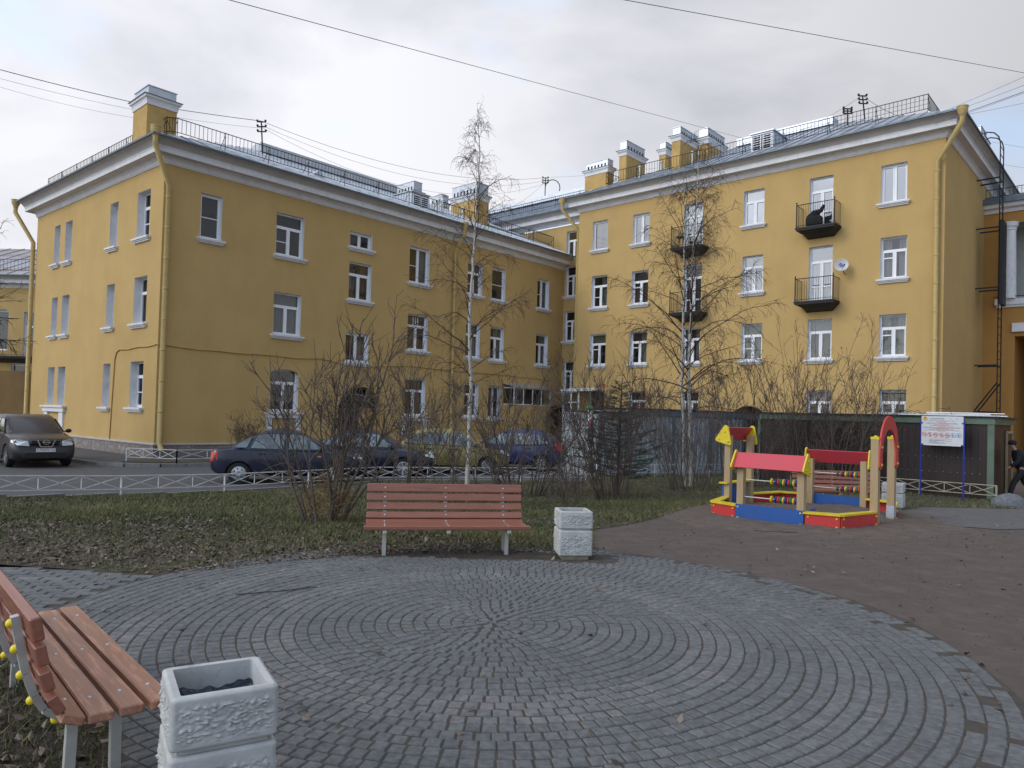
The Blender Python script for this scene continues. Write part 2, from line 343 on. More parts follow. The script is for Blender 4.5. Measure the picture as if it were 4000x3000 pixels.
# ---------------- ground sheets ----------------
def clip(poly, y, keep_above):
    o = []; n = len(poly)
    for i in range(n):
        a = poly[i]; b = poly[(i + 1) % n]; ia = (a[1] >= y) == keep_above or a[1] == y; ib = (b[1] >= y) == keep_above or b[1] == y
        if ia: o.append(a)
        if ia != ib and a[1] != b[1]:
            t = (y - a[1]) / (b[1] - a[1]); o.append((a[0] + (b[0] - a[0]) * t, y))
    return o
XB = [(-500, 0), (0, 1), (1, 2), (2, 3), (3, 4), (4, 500)]
def sheet(name, poly, dz, mt, ys=None, level=None):
    """flat or sloping sheet that follows the fall of the ground"""
    mb = MB(); lo = min(p[1] for p in poly); hi = max(p[1] for p in poly)
    cuts = [lo] + [y for y in (ys or [9 + .5 * i for i in range(23)]) if lo < y < hi] + [hi]
    for a, b in zip(cuts[:-1], cuts[1:]):
        for xa, xb in XB:
          if xb <= min(p[0] for p in poly) or xa >= max(p[0] for p in poly): continue
          q = [(y, x) for x, y in clip(clip([(y, x) for x, y in clip(clip(poly, a, True), b, False)], xa, True), xb, False)]
          q2 = []
          for p in q:
            if not q2 or (abs(p[0] - q2[-1][0]) + abs(p[1] - q2[-1][1]) > 1e-6): q2.append(p)
          if len(q2) > 2 and abs(q2[0][0] - q2[-1][0]) + abs(q2[0][1] - q2[-1][1]) < 1e-6: q2.pop()
          if len(q2) < 3: continue
          mb.add([(x, y, (gz(x, y) if level is None else level) + dz) for x, y in q2], [tuple(range(len(q2)))])
    o = mb.build(name, mt); 
    bm = bmesh.new(); bm.from_mesh(o.data); bmesh.ops.remove_doubles(bm, verts=bm.verts, dist=1e-5); bmesh.ops.triangulate(bm, faces=[f for f in bm.faces if len(f.verts) > 4])
    for f in bm.faces:
        f.normal_update()
        if f.normal.z < 0: f.normal_flip()
    bm.to_mesh(o.data); bm.free()
    return struct(o)
sheet('ground', [(-400, -60), (400, -60), (400, 600), (-400, 600)], -.10 , 'dirt_gravel', ys=[9 + .5 * i for i in range(23)])
sheet('gravel_area', [(-2.0, 1.5), (30, 1.5), (30, 20), (13.9, 20.1), (9, 20), (4.6, 16.6), (3.6, 15), (1.2, 11), (.8, 8.9), (-2, 8.2)], 0, 'dirt_gravel')
sheet('bench_soil', [(-12, -1), (-1.5, -1), (-1.58, 2.7), (-1.70, 3.3), (-2.0, 3.87), (-2.6, 4.52), (-3.1, 5.03), (-3.7, 5.65), (-12, 5.65)], .0075, 'dark_soil')
sheet('soil_strip', [(-2.3, 7.75), (-1.5, 8.25), (0, 8.42), (1.0, 8.5), (1.15, 9.3), (.6, 9.4), (-1.6, 9.2), (-2.6, 8.3)], .010, 'dark_soil')
u45 = Vector((math.cos(R_(50.5)), math.sin(R_(50.5)), 0)); v45 = Vector((-u45.y, u45.x, 0))
fence_o = Vector((-6.2, 17.6, 0))                                     # the low fence along the road
def fl(t, off=0): p = fence_o + u45 * t + v45 * off; return (p.x, p.y)
LAWN = [(-13.8, 7.7), (-5.1, 7.36), (-3.35, 7.12), (-2.75, 7.5), (-2.3, 7.9), (-1.5, 8.4), (0, 8.75), (1.0, 8.95), (1.35, 11.2), (2.6, 13.2), (3.75, 15.1), (4.7, 16.6), (9.2, 16.55), (9.9, 17.6), (12.4, 17.9), (13.9, 20.1),
        (13.5, 20.7), (9.0, 25.0), (9.6, 27.9), (2.4, 24.75), (2.4, 22.7), (-3.4, 21.3), fl(0, .12), fl(-4, .12), fl(-12.3, .12)]
sheet('lawn', LAWN, .006, 'lawn_soil')
sheet('road', [fl(-20, .22), fl(4.2, .22), (2.5, 22.85), (2.5, 24.9), (10, 28.2), (24, 40), (24, 60), (-60, 60), (-60, 2)], -.05, 'asphalt')
kb = MB()
KR = [fence_o + u45 * i + v45 * .12 for i in range(-14, 5)] + [Vector((-3.38 + .965 * i, 21.31 + .25 * i, 0)) for i in range(7)]
for a, b in zip(KR[:-1], KR[1:]):
    b = b + (a - b) * .015; v45 = Vector((-(b - a).y, (b - a).x, 0)).normalized()
    kb.prism([(a.x, a.y, -.42), (b.x, b.y, -.42), (b.x + v45.x * .1, b.y + v45.y * .1, -.42), (a.x + v45.x * .1, a.y + v45.y * .1, -.42)], (0, 0, .42 + gz(a.x, a.y) + .03))
struct(kb.build('kerb', 'kerb_stone'))
# pavement corner and planted strip by the left building
sheet('pavement', [(-40, 36), (-16.6, 26.6), (-15.2, 25.4), (-13.6, 24.25), (-12.6, 24.0), (-11.6, 24.3), (-10.4, 25.3), (4, 41.2), (-2, 46), (-40, 70)], -.30, 'asphalt', level=0, ys=[])
PAV = [(-40, 36), (-16.6, 26.6), (-15.2, 25.4), (-13.6, 24.25), (-12.6, 24.0), (-11.6, 24.3), (-10.4, 25.3), (4, 41.2)]
k2 = MB()
for (ax, ay), (bx, by) in zip(PAV[:-1], PAV[1:]):
    a = Vector((ax, ay, 0)); b = Vector((bx, by, 0)); d = (b - a).normalized(); n = Vector((d.y, -d.x, 0)); L_ = (b - a).length; k = max(1, round(L_ / 1.0))
    for i in range(k):
        p = a + (b - a) * (i / k) ; q = a + (b - a) * ((i + 1) / k) - d * .012
        k2.prism([(p.x, p.y, -.42), (q.x, q.y, -.42), (q.x + n.x * .14, q.y + n.y * .14, -.42), (p.x + n.x * .14, p.y + n.y * .14, -.42)], (0, 0, .135))
struct(k2.build('kerb', 'kerb_stone'))
sheet('flower_bed', [(-13.2, 24.75), (-12.5, 24.45), (-11.7, 24.7), (-10.6, 25.8), (-8.9, 27.4), (-8.9, 30.2), (-12.9, 26.2)], -.285, 'lawn_soil', level=0, ys=[])
# sand inside and round the playground box: low mounds
rnd = random.Random(5)
SBX = Vector((5.95, 14.65, 0)); su = Vector((math.cos(R_(-42)), math.sin(R_(-42)), 0)); sw = Vector((-su.y, su.x, 0))
sb = MB(); n = 64; vs = []; fs = []
from mathutils import noise
for j in range(n + 1):
    for i in range(n + 1):
        a = -3.6 + 7.2 * i / n; b = -3.9 + 7.8 * j / n; p = SBX + su * a + sw * b; d = math.hypot(a / 1.55, b / 2.0)
        q_ = max(abs(a) / 1.42, abs(b) / 1.80, (abs(a) / 1.42 + abs(b) / 1.80) * .70); inn = 1 - ss(.88, .985, q_)
        h = .085 * inn + .012 * (1 - ss(1.0, 1.7, d)) + .05 * noise.noise(Vector((p.x * 1.7, p.y * 1.7, 0))) * inn + (.010 + .018 * inn) * noise.noise(Vector((p.x * 6, p.y * 6, 3))) * (1 - ss(1.2, 1.8, d)) + .05 * max(0, noise.noise(Vector((p.x * 1.3 + 4, p.y * 1.3, 7)))) * (1 - ss(1.0, 1.5, d)) * (1 - inn)
        vs.append((p.x, p.y, gz(p.x, p.y) + h + .008 - .03 * ss(1.72, 1.85, d)))
for j in range(n):
    for i in range(n): k = j * (n + 1) + i; fs.append((k, k + 1, k + n + 2, k + n + 1))
sb.add(vs, fs); smooth_angle(struct(sb.build('sand', 'sand')), 180)

# ---------------- round plaza of stone setts ----------------
PC = (-.10, 5.80)
pv = MB(); rnd = random.Random(3)
def sett(c, ang, w, l, tone, dz=0, z0=.0, taper=1.0):
    """one bevelled sett: w radial, l tangential"""
    ca, sa = math.cos(ang), math.sin(ang); h = .013 + dz + z0; tx, ty = rnd.uniform(-.009, .009), rnd.uniform(-.009, .009)
    vs = []
    for k, (ew, z) in enumerate(((0, -.02 + z0), (.0, h - .006), (.006, h))):
        for a, b in ((-1, -1), (1, -1), (1, 1), (-1, 1)):
            x = a * (w / 2 - ew); y = b * ((l * (taper if a < 0 else 1)) / 2 - ew)
            vs.append((c[0] + x * ca - y * sa, c[1] + x * sa + y * ca, z + x * tx + y * ty))
    pv.add(vs, [(8, 9, 10, 11)] + [(i, (i + 1) % 4, 4 + (i + 1) % 4, 4 + i) for i in range(4)] + [(4 + i, 4 + (i + 1) % 4, 8 + (i + 1) % 4, 8 + i) for i in range(4)], tone=tone)
RW = .098
SOILP = [(-3.7, 5.6), (-3.1, 5.0), (-2.62, 4.5), (-2.02, 3.85), (-1.72, 3.3), (-1.60, 2.7), (-1.5, 1.5), (-6, 1.5), (-6, 5.4)]
def in_poly(x, y, P):
    c = False; n = len(P); j = n - 1
    for i in range(n):
        if (P[i][1] > y) != (P[j][1] > y) and x < (P[j][0] - P[i][0]) * (y - P[i][1]) / (P[j][1] - P[i][1]) + P[i][0]: c = not c
        j = i
    return c
def in_soil(x, y): return (y > 8.30 + .05 * math.sin(5 * x) and -2.0 < x < 1.25)
for k in range(35):
    r = .085 + RW * k; cnt = max(5, round(2 * math.pi * r / .089)); off = rnd.random()
    for i in range(cnt):
        a = 2 * math.pi * (i + off) / cnt; x = PC[0] + r * math.cos(a); y = PC[1] + r * math.sin(a)
        if y < 1.9 or in_poly(x, y, SOILP): continue
        if in_soil(x, y) and not (r > 3.05 and rnd.random() < (.8 if r < 3.3 else .55) and y > 8.75): continue
        if r > 3.2 and x > 0 and rnd.random() < .12 * (r - 3.1) * 10: continue
        n0 = noise.noise(Vector((x * 1.3, y * 1.3, 0))) * .20 + .12 * noise.noise(Vector((x * 4, y * 4, 3)))
        tone = .42 + n0 + rnd.gauss(0, .09)
        if 1.55 < r < 1.86: tone += .26
        if 2.5 < r < 2.8: tone += .22
        if k == 0: tone += .1
        l = 2 * math.pi * r / cnt
        sett((x + rnd.gauss(0, .0012), y + rnd.gauss(0, .0012)), a + rnd.gauss(0, .012), RW - .0095, l - .008, min(max(tone, 0), 1), rnd.uniform(-.003, .003), taper=max(.25, (r - RW / 2) / (r + RW / 2)))
pv.box((PC[0] - .026, PC[1] - .026, -.01), (PC[0] + .026, PC[1] + .026, .012), tone=.5)
def leftlawn(x): return np.interp(x, [-16, -5.1, -3.35, -2.75, -2.3, -1.5], [7.7, 7.33, 7.09, 7.47, 7.87, 8.37])
ca, sa = math.cos(R_(6)), math.sin(R_(6))
for j in range(-30, 60):
    for i in range(-110, 30):
        X = i * .213 + (j % 2) * .1065; Y = j * .108; x = X * ca - Y * sa - 2.5; y = X * sa + Y * ca + 5.8
        if x < -13 or x > -1.2 or math.hypot(x - PC[0], y - PC[1]) < 3.52: continue
        if y > leftlawn(x) - .05 + .03 * math.sin(9 * x) or y < 5.72 + .12 * (x + 3.5) * -1 * .4 - 0.0 and x < -2: continue
        if y < 5.7: continue
        n0 = noise.noise(Vector((x * .9, y * .9, 2))) * .25
        sett((x, y), R_(6) + math.pi / 2, .095, .2, min(max(.45 + n0 + rnd.gauss(0, .1), 0), 1), rnd.uniform(-.004, .003))
plaza = struct(pv.build('paving', 'paver', tone=True))
struct(MB().add([(PC[0] + (3.5 + .04 * math.sin(7 * i)) * math.cos(2 * math.pi * i / 60), min(PC[1] + (3.5 + .04 * math.sin(7 * i)) * math.sin(2 * math.pi * i / 60), 8.9), .007) for i in range(60)], [tuple(range(60))]).build('paving_bed', 'joint_soil'))
struct(MB().add([(-13, 5.2, .0022), (-2.8, 5.2, .0022), (-2.3, 7.6, .0022), (-3.3, 7.2, .0022), (-13, 7.55, .0022)], [(0, 1, 2, 3, 4)]).build('paving_bed', 'joint_soil'))
# second paved area at the right
m = mat('paving_far', (.12, .12, .12), .85, bump=.4, bs=60); t = m.node_tree; b_ = t.nodes['Principled BSDF']
bt = t.nodes.new('ShaderNodeTexBrick'); bt.inputs['Color1'].default_value = (.10, .10, .10, 1); bt.inputs['Color2'].default_value = (.14, .138, .135, 1); bt.inputs['Mortar'].default_value = (.07, .06, .055, 1)
bt.inputs['Scale'].default_value = 1; bt.inputs['Brick Width'].default_value = .2; bt.inputs['Row Height'].default_value = .1; bt.inputs['Mortar Size'].default_value = .008
tc = t.nodes.new('ShaderNodeTexCoord'); t.links.new(tc.outputs['Object'], bt.inputs[0]); t.links.new(bt.outputs[0], b_.inputs['Base Color'])
sheet('path', [(8.55, 16.2), (8.0, 15.0), (7.85, 14.1), (8.1, 13.4), (8.8, 13.1), (9.6, 13.35), (30, 16), (30, 22), (14.4, 19.7), (12.6, 17.75), (10.0, 17.4), (9.1, 16.5)], .010, 'paving_far')
# ---------------- grass blades and dead leaves (uncountable) ----------------
rng = np.random.default_rng(7)
def scatter_tris(name, n, gen, mt, label, cat):
    V = np.zeros((n * 3, 3), np.float32); T = np.zeros(n, np.float32); k = 0
    while k < n:
        r = gen()
        if r is None: continue
        V[3 * k:3 * k + 3] = r[0]; T[k] = r[1]; k += 1
    me = bpy.data.meshes.new(name); me.vertices.add(n * 3); me.vertices.foreach_set('co', V.ravel()); me.loops.add(n * 3); me.loops.foreach_set('vertex_index', np.arange(n * 3, dtype=np.int32))
    me.polygons.add(n); me.polygons.foreach_set('loop_start', np.arange(0, n * 3, 3, dtype=np.int32)); me.polygons.foreach_set('loop_total', np.full(n, 3, np.int32))
    me.update(); a = me.attributes.new('tone', 'FLOAT', 'FACE'); a.data.foreach_set('value', T); me.materials.append(MATS[mt]); me.validate()
    o = bpy.data.objects.new(name, me); COL.objects.link(o); tag(o, label, cat, kind='stuff'); return o
rr = random.Random(11)
def pick():
    t = rr.random()
    if t < .40: x, y = rr.uniform(-9, 1.2), rr.uniform(7.0, 11.5)
    elif t < .75: x, y = rr.uniform(-11, 5), rr.uniform(9.5, 17)
    else: x, y = rr.uniform(-7, 14), rr.uniform(14, 27)
    if t > .985: x, y = rr.uniform(-3.6, -1.6), rr.uniform(3.0, 5.2); return (x, y) if in_poly(x, y, SOILP) else None
    return (x, y) if in_poly(x, y, LAWN) else None
def blade():
    q = pick()
    if q is None: return None
    x, y = q; dn = noise.noise(Vector((x * .55, y * .55, 0))) + .6 * noise.noise(Vector((x * 1.9, y * 1.9, 5)))
    edge = ss(7.6, 11.5, y)                      # thin near the path, where leaves lie
    if rr.random() > (.14 + .72 * edge) * (.78 + .75 * dn) and y > 6: return None
    h = rr.uniform(.025, .075) * (1 + .6 * max(dn, 0)) ; a = rr.uniform(0, 6.28); w = .0035 + .0003 * y; lx, ly = rr.gauss(0, .6) * h, rr.gauss(0, .6) * h; z = gz(x, y) + .004
    g = rr.random(); tone = min(max(.30 + .35 * dn + rr.gauss(0, .18) + (.35 if g < .10 else 0), 0), 1)
    return np.array([(x - w * math.cos(a), y - w * math.sin(a), z), (x + w * math.cos(a), y + w * math.sin(a), z), (x + lx, y + ly, z + h)]), tone
scatter_tris('grass', 125000, blade, 'grass_blade', 'thin winter grass growing in patches on the lawn', 'grass')
def leaf_gen():
    st = {}
    def g():
        if st.get('q'): return st['q'].pop()
        if rr.random() < .012:          # a few blown onto the paving and the gravel
            x, y = rr.uniform(-4, 10), rr.uniform(2.8, 15); q = (x, y)
            if in_poly(x, y, LAWN) or noise.noise(Vector((x * 2, y * 2, 9))) < -.05: return None
        else: q = pick()
        if q is None: return None
        x, y = q
        if in_poly(x, y, LAWN) and rr.random() > max(.16, 1 - (y - 7.1) / 8) * (.75 + .5 * max(0, .3 - noise.noise(Vector((x * .9, y * .9, 0))))): return None
        a = rr.uniform(0, 6.28); s = rr.uniform(.014, .038); z = gz(x, y) + rr.uniform(.010, .03); tl = rr.gauss(0, .35); t2 = rr.gauss(0, .35); c = rr.uniform(.1, .5) * s
        ca, sa = math.cos(a), math.sin(a); P = lambda u, v, w: (x + u * ca - v * sa, y + u * sa + v * ca, z + w + u * tl + v * t2)
        p0, p1, p2, p3 = P(-s, 0, c), P(0, -s * .6, 0), P(s, 0, c * rr.uniform(0, 1.5)), P(0, s * .6, 0); tone = min(max(rr.gauss(.45, .22), 0), 1)
        st['q'] = [(np.array([p0, p2, p3]), tone)]
        return np.array([p0, p1, p2]), tone
    return g
scatter_tris('fallen_leaves', 32000, leaf_gen(), 'dead_leaf', 'brown dead leaves littered over the lawn and its edge', 'leaves')

def deb():
    x = rr.uniform(-2, 14); y = rr.uniform(2.5, 17)
    if in_poly(x, y, LAWN) or math.hypot(x - PC[0], y - PC[1]) < 3.55 and rr.random() < .93 or x < -1.8: return None
    if rr.random() > .35 + .9 * noise.noise(Vector((x * .8, y * .8, 3))): return None
    s_ = rr.uniform(.003, .009) * (1 if rr.random() < .95 else 2.2); a = rr.uniform(0, 6.28); z = gz(x, y) + .006; st = rr.uniform(1, 3) if rr.random() < .3 else 1
    return np.array([(x + s_ * st * math.cos(a), y + s_ * st * math.sin(a), z), (x + s_ * math.cos(a + 2.1), y + s_ * math.sin(a + 2.1), z), (x + s_ * math.cos(a + 4.2), y + s_ * math.sin(a + 4.2), z + s_)]), min(max(rr.gauss(.35, .28), 0), 1)
scatter_tris('gravel_debris', 9000, deb, 'debris', 'tiny stones, twigs and crumbs scattered over the bare gravel', 'debris')
# ---------------- building kit ----------------
class Fr:
    """wall frame: s along the wall, o outward, z up"""
    def __init__(s, o, yaw): s.o = Vector((o[0], o[1], 0)); s.d = Vector((math.cos(yaw), math.sin(yaw), 0)); s.n = Vector((math.sin(yaw), -math.cos(yaw), 0))
    def P(s, a, o, z): return s.o + s.d * a + s.n * o + Vector((0, 0, z))
def fbox(mb, F, s0, s1, o0, o1, z0, z1, mi=None):
    c = [F.P(s, o, z) for z in (z0, z1) for s, o in ((s0, o1), (s1, o1), (s1, o0), (s0, o0))]
    return mb.add(c, [(0, 3, 2, 1), (4, 5, 6, 7), (0, 1, 5, 4), (1, 2, 6, 5), (2, 3, 7, 6), (3, 0, 4, 7)], mi)
def fquad(mb, F, pts, mi=None): return mb.add([F.P(*p) for p in pts], [tuple(range(len(pts)))], mi)
def wall(mb, F, s0, s1, z0, z1, holes):
    xs = sorted({s0, s1, *[h[0] for h in holes], *[h[1] for h in holes]}); zs = sorted({z0, z1, *[h[2] for h in holes], *[h[3] for h in holes]})
    xs = [x for x in xs if s0 <= x <= s1]; zs = [z for z in zs if z0 <= z <= z1]
    for a, b in zip(xs[:-1], xs[1:]):
        for c, d in zip(zs[:-1], zs[1:]):
            mx_, mz = (a + b) / 2, (c + d) / 2
            if any(h[0] < mx_ < h[1] and h[2] < mz < h[3] for h in holes): continue
            fquad(mb, F, [(a, 0, c), (b, 0, c), (b, 0, d), (a, 0, d)])
DEP = .24
wr = random.Random(21)
def arch_fill(mb, F, s0, s1, zs, zt, dep=DEP, k=14):
    """wall-coloured spandrels above an arched opening: springing zs, crown zt"""
    c = (s0 + s1) / 2; w = (s1 - s0) / 2; h = zt - zs
    pts = [(c - w * math.cos(math.pi * i / k), zs + h * math.sin(math.pi * i / k)) for i in range(k + 1)]
    for (a, za), (b, zb) in zip(pts[:-1], pts[1:]):
        fquad(mb, F, [(a, 0, za), (b, 0, zb), (b, 0, zt + .001), (a, 0, zt + .001)])
        fquad(mb, F, [(a, 0, za), (a, -dep, za), (b, -dep, zb), (b, 0, zb)])
def window(root, F, s0, s1, z0, z1, style='T', curtain=None, sill='std', frame='white_frame', refl=None, arch=0, bars=False, nm='window', reveal=True):
    mb = MB(); w = s1 - s0; h = z1 - z0; o = -DEP
    if reveal:      # painted reveal
        for a, b, c, d in (((s0, 0, z0), (s0, 0, z1), (s0, o, z1), (s0, o, z0)), ((s1, 0, z0), (s1, o, z0), (s1, o, z1), (s1, 0, z1)), ((s0, 0, z1), (s1, 0, z1), (s1, o, z1), (s0, o, z1)), ((s0, 0, z0), (s0, o, z0), (s1, o, z0), (s1, 0, z0))):
            mb.add([F.P(*q) for q in (a, b, c, d)], [(0, 1, 2, 3)], 1)
    fo0, fo1 = o, o + .06; t = .06
    def fr(a, b, c, d, q=0): fbox(mb, F, a, b, fo0, fo1 + q, c, d, 0)
    fr(s0, s1, z0, z0 + t); fr(s0, s1, z1 - t, z1); fr(s0, s0 + t, z0 + t, z1 - t); fr(s1 - t, s1, z0 + t, z1 - t)
    ztr = z1 - t
    def sash(a, b, c, d):
        q = .045
        fr(a, b, c, c + q, .012); fr(a, b, d - q, d, .012); fr(a, a + q, c + q, d - q, .012); fr(b - q, b, c + q, d - q, .012)
    cx = (s0 + s1) / 2
    if style in ('T', 'TL', 'TV', 'D', 'N', 'TA'):
        ztr = z0 + h * (.69 if style != 'D' else .74); fr(s0 + t, s1 - t, ztr - .04, ztr + .04)
    zt2 = (ztr - .04) if ztr < z1 - t else ztr
    if style in ('T', 'TL', 'TV', '2', '2L', 'D', 'TA'):
        fr(cx - .03, cx + .03, z0 + t, zt2); sash(s0 + t, cx - .03, z0 + t, zt2); sash(cx + .03, s1 - t, z0 + t, zt2)
    elif style in ('N',): sash(s0 + t, s1 - t, z0 + t, zt2)
    elif style in ('1', '1L'): sash(s0 + t, s1 - t, z0 + t, zt2)
    if style in ('TL', '2L', '1L'):
        e_ = cx - .03 if style != '1L' else s1 - t; zz = z0 + (zt2 - z0) * .5; fr(s0 + t, e_, zz - .018, zz + .018, .014)
    if style == 'TV': fr(s0 + t, cx - .03, zt2 - .30, zt2 - .25, .014)
    if style == 'D':
        zz = z0 + .75; fr(s0 + t, cx - .03, zz - .03, zz + .03, .014); fr(cx + .03, s1 - t, zz - .03, zz + .03, .014)
    if style == 'TA': fr(cx - .16, cx - .13, ztr + .04, z1 - t - .06, 0); fr(cx + .13, cx + .16, ztr + .04, z1 - t - .06, 0); fr(cx - .015, cx + .015, ztr + .04, z1 - t - .06, 0)
    wo = mb.build(nm, [frame, 'white_plaster'], root, world=True)
    pb = MB(); fquad(pb, F, [(s0 + .02, o + .03, z0 + .02), (s1 - .02, o + .03, z0 + .02), (s1 - .02, o + .03, z1 - .02), (s0 + .02, o + .03, z1 - .02)])
    pb.build('pane', refl or 'window_glass', wo)
    if sill:
        sb = MB(); e1, e2 = (.13, .12)
        if sill == 'ped':       # wide sill on two short piers
            fbox(sb, F, s0 - .22, s1 + .22, -.002, .20, z0 - .10, z0 - .02); fbox(sb, F, s0 - .17, s1 + .17, -.002, .13, z0 - .26, z0 - .10)
            fbox(sb, F, s0 - .13, s0 + .10, -.002, .07, z0 - .95, z0 - .26); fbox(sb, F, s1 - .10, s1 + .13, -.002, .07, z0 - .95, z0 - .26)
        else:
            fbox(sb, F, s0 - e1, s1 + e1, -.002, .16, z0 - .085, z0 - .012); fbox(sb, F, s0 - e1 + .03, s1 + e1 - .03, -.002, .115, z0 - .135, z0 - .085); fbox(sb, F, s0 - e1 + .06, s1 + e1 - .06, -.002, .07, z0 - .19, z0 - .135)
        fbox(sb, F, s0, s1, -DEP, -.002, z0 - .012, z0 + .004)
        sb.build('sill', 'white_plaster', wo)
    ib = MB(); q = .9      # dark room behind the glass
    for a in (((s0, o - .001, z0), (s0, o - q, z0), (s0, o - q, z1), (s0, o - .001, z1)), ((s1, o - .001, z0), (s1, o - .001, z1), (s1, o - q, z1), (s1, o - q, z0)), ((s0, o - q, z0), (s1, o - q, z0), (s1, o - q, z1), (s0, o - q, z1)),
              ((s0, o - .001, z1), (s0, o - q, z1), (s1, o - q, z1), (s1, o - .001, z1)), ((s0, o - .001, z0), (s1, o - .001, z0), (s1, o - q, z0), (s0, o - q, z0))): fquad(ib, F, a)
    ib.build('room', 'interior', wo)
    if curtain:
        kind, cov = curtain if isinstance(curtain, tuple) else (curtain, 'full'); cb = MB(); n = max(8, int(w / .05))
        rngs = [(s0 + .02, s1 - .02)] if cov == 'full' else ([(s0 + .02, s0 + w * .36), (s1 - w * .36, s1 - .02)] if cov == 'sides' else ([(s0 + .02, s1 - .02)] if cov == 'top' else [(s0 + w * .5, s1 - .02)]))
        zb = z0 + .03 if cov != 'top' else z0 + h * .69
        for a, b in rngs:
            k = max(4, int((b - a) / .045)); P = [(a + (b - a) * i / k, o - .09 + .022 * math.sin(i * 2.1 + s0) ) for i in range(k + 1)]
            for (x0, y0), (x1, y1) in zip(P[:-1], P[1:]): fquad(cb, F, [(x0, y0, zb), (x1, y1, zb), (x1, y1, z1 - .02), (x0, y0, z1 - .02)])
        cb.build('curtain', 'curtain_' + kind, wo)
    if bars:
        gb = MB(); k = max(4, int(w / .13))
        for i in range(k + 1): x = s0 + .02 + (w - .04) * i / k; gb.tube([F.P(x, -.03, z0 + .02), F.P(x, -.03, z1 - .02)], .008, 4)
        for z in (z0 + .15, z0 + h * .5, z1 - .15): gb.tube([F.P(s0 + .01, -.03, z), F.P(s1 - .01, -.03, z)], .008, 4)
        gb.build('grille', 'iron_black', wo)
    return wo
def sweep(mb, prof, path, closed=False, mi=None, outsign=1):
    """profile (out,z) swept along a plan path; out is to the right of travel"""
    P = [Vector((p[0], p[1], 0)) for p in path]; n = len(P); rings = []
    for i in range(n):
        a = P[i - 1] if (i > 0 or closed) else None; b = P[(i + 1) % n] if (i < n - 1 or closed) else None
        d1 = (P[i] - a).normalized() if a is not None else None; d2 = (b - P[i]).normalized() if b is not None else None
        d1 = d1 or d2; d2 = d2 or d1
        n1 = Vector((d1.y, -d1.x, 0)); n2 = Vector((d2.y, -d2.x, 0)); m = (n1 + n2); m = m / max(m.dot(n1), .3)
        rings.append([P[i] + m * (o * outsign) + Vector((0, 0, z)) for o, z in prof])
    k = len(prof); vs = [q for r in rings for q in r]; fs = []
    for i in range(n if closed else n - 1):
        j = (i + 1) % n
        for q in range(k - 1): fs.append((i * k + q, j * k + q, j * k + q + 1, i * k + q + 1))
    return mb.add(vs, fs, mi)
def cornice(root, path, z0, k=1.0, nm='cornice', closed=False):
    # white cove, shaded soffit, white fascia, grey crown
    w = [(0, -.03), (.035, -.03), (.035, .0), (.06, .02), (.075, .10), (.11, .17), (.17, .225), (.17, .25)]
    s = [(.17, .25), (.44, .27)]
    f = [(.44, .27), (.44, .245), (.46, .245), (.46, .41), (.475, .41), (.475, .45), (.50, .47)]
    c = [(.50, .47), (.53, .53), (.60, .62), (.70, .68), (.72, .69), (.72, .73)]
    sc_ = lambda p: [(o * k, z0 + z * k) for o, z in p]
    mb = MB()
    for pr, mi in ((w, 0), (s, 0), (f, 0), (c, 1)): sweep(mb, sc_(pr), path, closed, mi)
    o = mb.build(nm, ['white_plaster', 'cornice_grey'], root, world=True)
    e = MB(); sweep(e, [(.705 * k, z0 + .70 * k), (.79 * k, z0 + .70 * k), (.79 * k, z0 + .765 * k), (.60 * k, z0 + .80 * k)], path, closed)
    e.build('roof_edge', 'roof_edge', root, world=True)
    return o
def seam_roof(root, planes, nm='roof', mt='roof_metal', step=.62, ribh=.045):
    """planes: list of (polygon3d, up-slope direction is derived); adds standing seams"""
    mb = MB()
    for poly in planes:
        poly = [Vector(p) for p in poly]; mb.add(poly, [tuple(range(len(poly)))])
        nrm = (poly[1] - poly[0]).cross(poly[2] - poly[0]).normalized()
        if nrm.z < 0: nrm = -nrm
        e = (poly[1] - poly[0]).normalized(); s = nrm.cross(e)      # e along the eave, s up the slope
        if s.z < 0: s = -s
        o = poly[0]; q = [((p - o).dot(e), (p - o).dot(s)) for p in poly]; lo = min(a for a, b in q); hi = max(a for a, b in q); x = lo + .3
        while x < hi:
            ys = []
            for (a, b), (c, d) in zip(q, q[1:] + q[:1]):
                if (a - x) * (c - x) < 0: ys.append(b + (d - b) * (x - a) / (c - a))
            if len(ys) >= 2:
                y0, y1 = min(ys), max(ys); c0 = o + e * x + s * y0; c1 = o + e * x + s * y1
                if y1 - y0 > .3: mb.prism([c0 - e * .012, c0 + e * .012, c0 + e * .012 + nrm * ribh, c0 - e * .012 + nrm * ribh], c1 - c0)
            x += step
        # cross seams
        ymax = max(b for a, b in q); y = 1.9
        while y < ymax - .3:
            xs = []
            for (a, b), (c, d) in zip(q, q[1:] + q[:1]):
                if (b - y) * (d - y) < 0: xs.append(a + (c - a) * (y - b) / (d - b))
            if len(xs) >= 2:
                c0 = o + e * min(xs) + s * y; c1 = o + e * max(xs) + s * y; mb.prism([c0, c0 + s * .03, c0 + s * .03 + nrm * .012, c0 + nrm * .012], c1 - c0)
            y += 1.9
    return mb.build(nm, mt, root, world=True)
